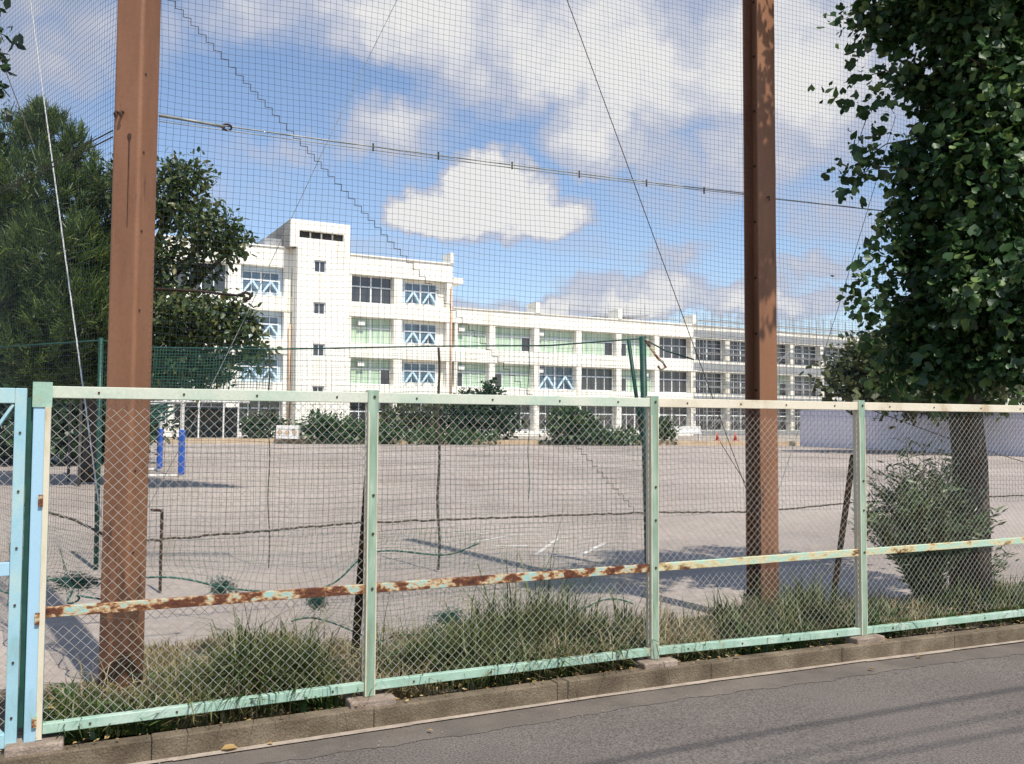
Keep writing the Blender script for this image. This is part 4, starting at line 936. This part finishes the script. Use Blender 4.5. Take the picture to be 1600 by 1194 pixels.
# near weed bush by the ginkgo trunk
def weed(px, py, Y, hpx, wpx, n, label, m=m_weed, ls=.055, nl=26):
    q = gnd(px, py); q.z = .0; h = hpx*q.y/F; w = wpx*q.y/F; t = thing('weed_shrub', q, label, 'weed'); b = MB(); cs = []; axs = []
    for i in range(n):
        a = random.uniform(0, 6.28); rr = random.uniform(.1, 1)**.7*w/2; hh = h*(1-.45*(rr/(w/2))**1.5)*random.uniform(.7, 1.02)
        tip = q+Vector((math.cos(a)*rr, math.sin(a)*rr*.8, hh)); mid = q.lerp(tip, .5)-Vector((math.cos(a), math.sin(a), 0))*rr*.22
        P = [q+Vector((random.uniform(-.05, .05), random.uniform(-.05, .05), 0)), mid, tip]; b.tube(P, [.006, .004, .0015], 4)
        for k in range(nl):
            tt = random.uniform(.22, 1); p = (P[0].lerp(mid, tt*2) if tt < .5 else mid.lerp(tip, tt*2-1)); cs.append(p+Vector([random.gauss(0, .025) for _ in range(3)])); a2 = random.uniform(0, 6.28); axs.append((math.cos(a2), math.sin(a2), random.uniform(.1, .9)))
    b.build('stems', m, t); V, Fa = leaves(np.array([tuple(c) for c in cs]), np.array(axs), ls*(1+.3*rng.normal(size=len(cs))).clip(.4, 1.8), T_LANCE[0], T_LANCE[1]); Vv = V
    npmesh('foliage', V, Fa, m, t); return t
weed(1445, 958, 7, 285, 235, 150, 'tall bushy weed with narrow leaves left of the ginkgo trunk', ls=.075, nl=60)
weed(1530, 945, 7, 150, 110, 22, 'smaller spreading weed at the foot of the ginkgo trunk', ls=.07, nl=36)
weed(1185, 968, 7, 70, 50, 10, 'small leafy weed at the foot of the dark sided post', m_grass, .09, 18)

# extra net lying slack on the ground behind the second bay
loose(PL-nN*.55, eN, 1.1, 3.4, .34, .03, 'dull green net sagging on the ground behind the second fence bay', .10, 9, group='slack net hems hanging by the ground')
# ------------------------------------------------------------------ grass
def blades(name, spots, m, label, hh, wd=.004):
    """spots: (px0, px1, n0, n1, count, height factor) along the fence, n metres behind it"""
    S = []; Nn = []; H = []
    for (x0, x1, n0, n1, cnt, hf) in spots:
        a, c = sF(x0), sF(x1)
        nc = max(1, cnt//14); cs = a+(c-a)*rng.random(nc); cn = n0+(n1-n0)*rng.random(nc)**1.2
        s = np.repeat(cs, 14)+rng.normal(size=nc*14)*.035; n = np.repeat(cn, 14)+rng.normal(size=nc*14)*.035; n = np.maximum(n, .03)
        S.append(s); Nn.append(n); H.append(hh*hf*np.repeat(.3+1.4*rng.random(nc)**1.6, 14)*(.5+.8*rng.random(nc*14)))
    s = np.concatenate(S); n = np.concatenate(Nn); h = np.concatenate(H)
    ph = wd*1000; msk = np.sin(s*2.9+ph)+np.sin(s*6.7+n*5+ph*2)+np.sin(n*8-s*1.7+ph)+.5*np.sin(s*17+ph)
    keep = msk+rng.normal(size=len(s))*.5 > -.55; s, n, h, msk = s[keep], n[keep], h[keep]*(1+.22*np.clip(msk[keep], -1, 2)), msk[keep]; K = len(s)
    base = np.stack([P0.x+eF.x*s-nF.x*n, P0.y+eF.y*s-nF.y*n, np.full(K, .015)+.05*np.exp(-n*2.5)+.04*np.clip(1-n/1.4, 0, 1)], 1)
    a = rng.random(K)*6.28; lean = .15+1.1*rng.random(K)**1.2; dx = np.stack([np.cos(a), np.sin(a), np.zeros(K)], 1); sd_ = np.stack([-np.sin(a), np.cos(a), np.zeros(K)], 1)*(wd*(.6+.8*rng.random(K)))[:, None]
    up = np.array([0, 0, 1.0]); p1 = base+dx*(h*lean*.3)[:, None]+up*(h*.55)[:, None]; p2 = base+dx*(h*lean)[:, None]+up*(h*(1-.45*lean).clip(.3, 1))[:, None]
    V = np.stack([base-sd_, base+sd_, p1+sd_*.8, p1-sd_*.8, p2+sd_*.1, p2-sd_*.1], 1).reshape(-1, 3)
    Fa = (np.array([(0, 1, 2, 3), (3, 2, 4, 5)])[None]+(np.arange(K)*6)[:, None, None]).reshape(-1, 4)
    return tag(npmesh(name, V, Fa, m), label, 'grass', kind='stuff')
blades('grass', [(300, 570, .05, .75, 3600, .85), (380, 520, .1, .6, 3400, 1.35), (690, 1010, .05, 1.0, 5200, .9), (770, 1000, .2, 1.0, 5600, 1.3), (80, 300, .03, .8, 2200, .6), (1030, 1340, .03, 1.1, 4600, .75), (1340, 1900, .03, 1.3, 9000, .8),
                 (590, 700, .03, .8, 1200, .8), (60, 1900, .03, .2, 3400, .45), (1180, 1350, .3, .9, 2200, 1.2), (300, 1340, .1, .9, 420, 2.1)], m_grass, 'long green grass and weeds growing inside the street fence', .18, .0042)
blades('dry_grass', [(70, 330, .03, .85, 4200, .5), (300, 600, .03, .95, 5000, .7), (590, 800, .03, .95, 7000, .9), (800, 1010, .03, 1.0, 5000, .85), (1030, 1345, .03, 1.1, 9000, .85), (1345, 1900, .03, 1.1, 6000, .6), (230, 600, 1.15, 2.0, 9000, .28), (600, 1100, 1.0, 1.9, 8000, .35), (80, 300, .7, 1.2, 1500, .35), (80, 1340, .1, .9, 500, 1.8)],
       m_dry, 'straw coloured dry grass along the street fence', .17, .0032)
blades('broad_weeds', [(60, 1900, .0, .35, 2600, .55), (330, 540, .1, .8, 1400, 1.0), (700, 1010, .1, 1.0, 1800, 1.0), (1100, 1900, .05, 1.0, 2200, .9), (90, 320, .1, .8, 900, .6)], m_weed2, 'low broad leaved weeds among the grass inside the fence', .14, .011)
# dead leaves and litter on the bank
def litter(name, s0, s1, n0, n1, cnt, size, label, z=.03):
    s = s0+(s1-s0)*rng.random(cnt); n = n0+(n1-n0)*rng.random(cnt)
    c = np.stack([P0.x+eF.x*s+nF.x*n, P0.y+eF.y*s+nF.y*n, z+np.interp(s, BK, KZ)+.006*rng.random(cnt)], 1)
    ax = rng.normal(size=(cnt, 3)); ax[:, 2] *= .15; V, Fa = leaves(c, ax, size*(.5+rng.random(cnt)), T_OVAL[0], T_OVAL[1], up=np.tile([0, 0, 1.], (cnt, 1)), jit=.3)
    return tag(npmesh(name, V, Fa, m_dleaf), label, 'grit' if 'grit' in name else 'leaf litter', kind='stuff')
litter('leaf_litter', -2.5, 6, -.95, .0, 3200, .028, 'brown dead leaves scattered on the soil inside the fence', .07)
c_ = m_dleaf; m_dleaf = m_block
litter('gutter_grit', -2.5, 6, .115, .42, 420, .007, 'fine grit and pebbles lying in the gutter', -.016)
litter('road_grit', -2.5, 6, .42, 1.5, 260, .006, 'scattered grit on the asphalt near the gutter', -.02)
m_dleaf = c_
litter('kerb_litter', -2.5, 6, .03, .10, 170, .018, 'small leaf scraps lying on the kerb top', .094)
for i, (px, py, sz, l) in enumerate([(345, 1172, .075, 'large pale fallen leaf in the gutter below the thick left post'), (418, 1161, .03, 'small curled leaf in the gutter right of the large pale leaf'), (1433, 1027, .055, 'pale yellow leaf in the gutter at the right'),
                                     (1356, 1045, .045, 'small brown leaf on the asphalt edge below the fourth fence post'), (1148, 1026, .05, 'pale leaf on the kerb right of the third fence post'), (668, 1141, .03, 'small dark leaf on the gutter joint right of the second fence post'), (1225, 985+5, .03, 'tiny pale leaf on the kerb below the dark sided post')]):
    q = gnd(px, py, -.008 if i not in (4, 6) else .096); q.z += kz((q-P0).dot(eF)); q = gnd(px, py, q.z+.002); V, Fa = leaves(np.array([tuple(q)]), np.array([[.9, .4*(-1)**i, .05]]), np.array([sz]), [(v[0]*1.2, v[1], v[2]*2+.04) for v in T_OVAL[0]], T_OVAL[1], up=np.array([[0, 0, 1.]]), jit=.2)
    tag(npmesh('fallen_leaf', V, Fa, m_dleaf), l, 'leaf', 'single fallen leaves by the kerb')
# overhead service cables along the street; they only show through their shadows on the asphalt
for k, (xa, ya, xb, yb, r) in enumerate([(1600, 1075, 1150, 1158, .014), (1600, 1112, 1280, 1178, .008), (1600, 1140, 1440, 1172, .011)]):
    pa, pb = gnd(xa, ya, .01), gnd(xb, yb, .01); t_ = 6.2/sd.z; d = (pa-pb).normalized(); a_ = pb+sd*t_-d*25; c_ = pa+sd*t_+d*25
    wire('service_cable', [a_, c_], r, m_brace, ['thickest overhead service cable above the street', 'thinnest overhead service cable above the street', 'middle overhead service cable above the street'][k], 'cable', group='service cables over the street', seg=40, sag=-.0)
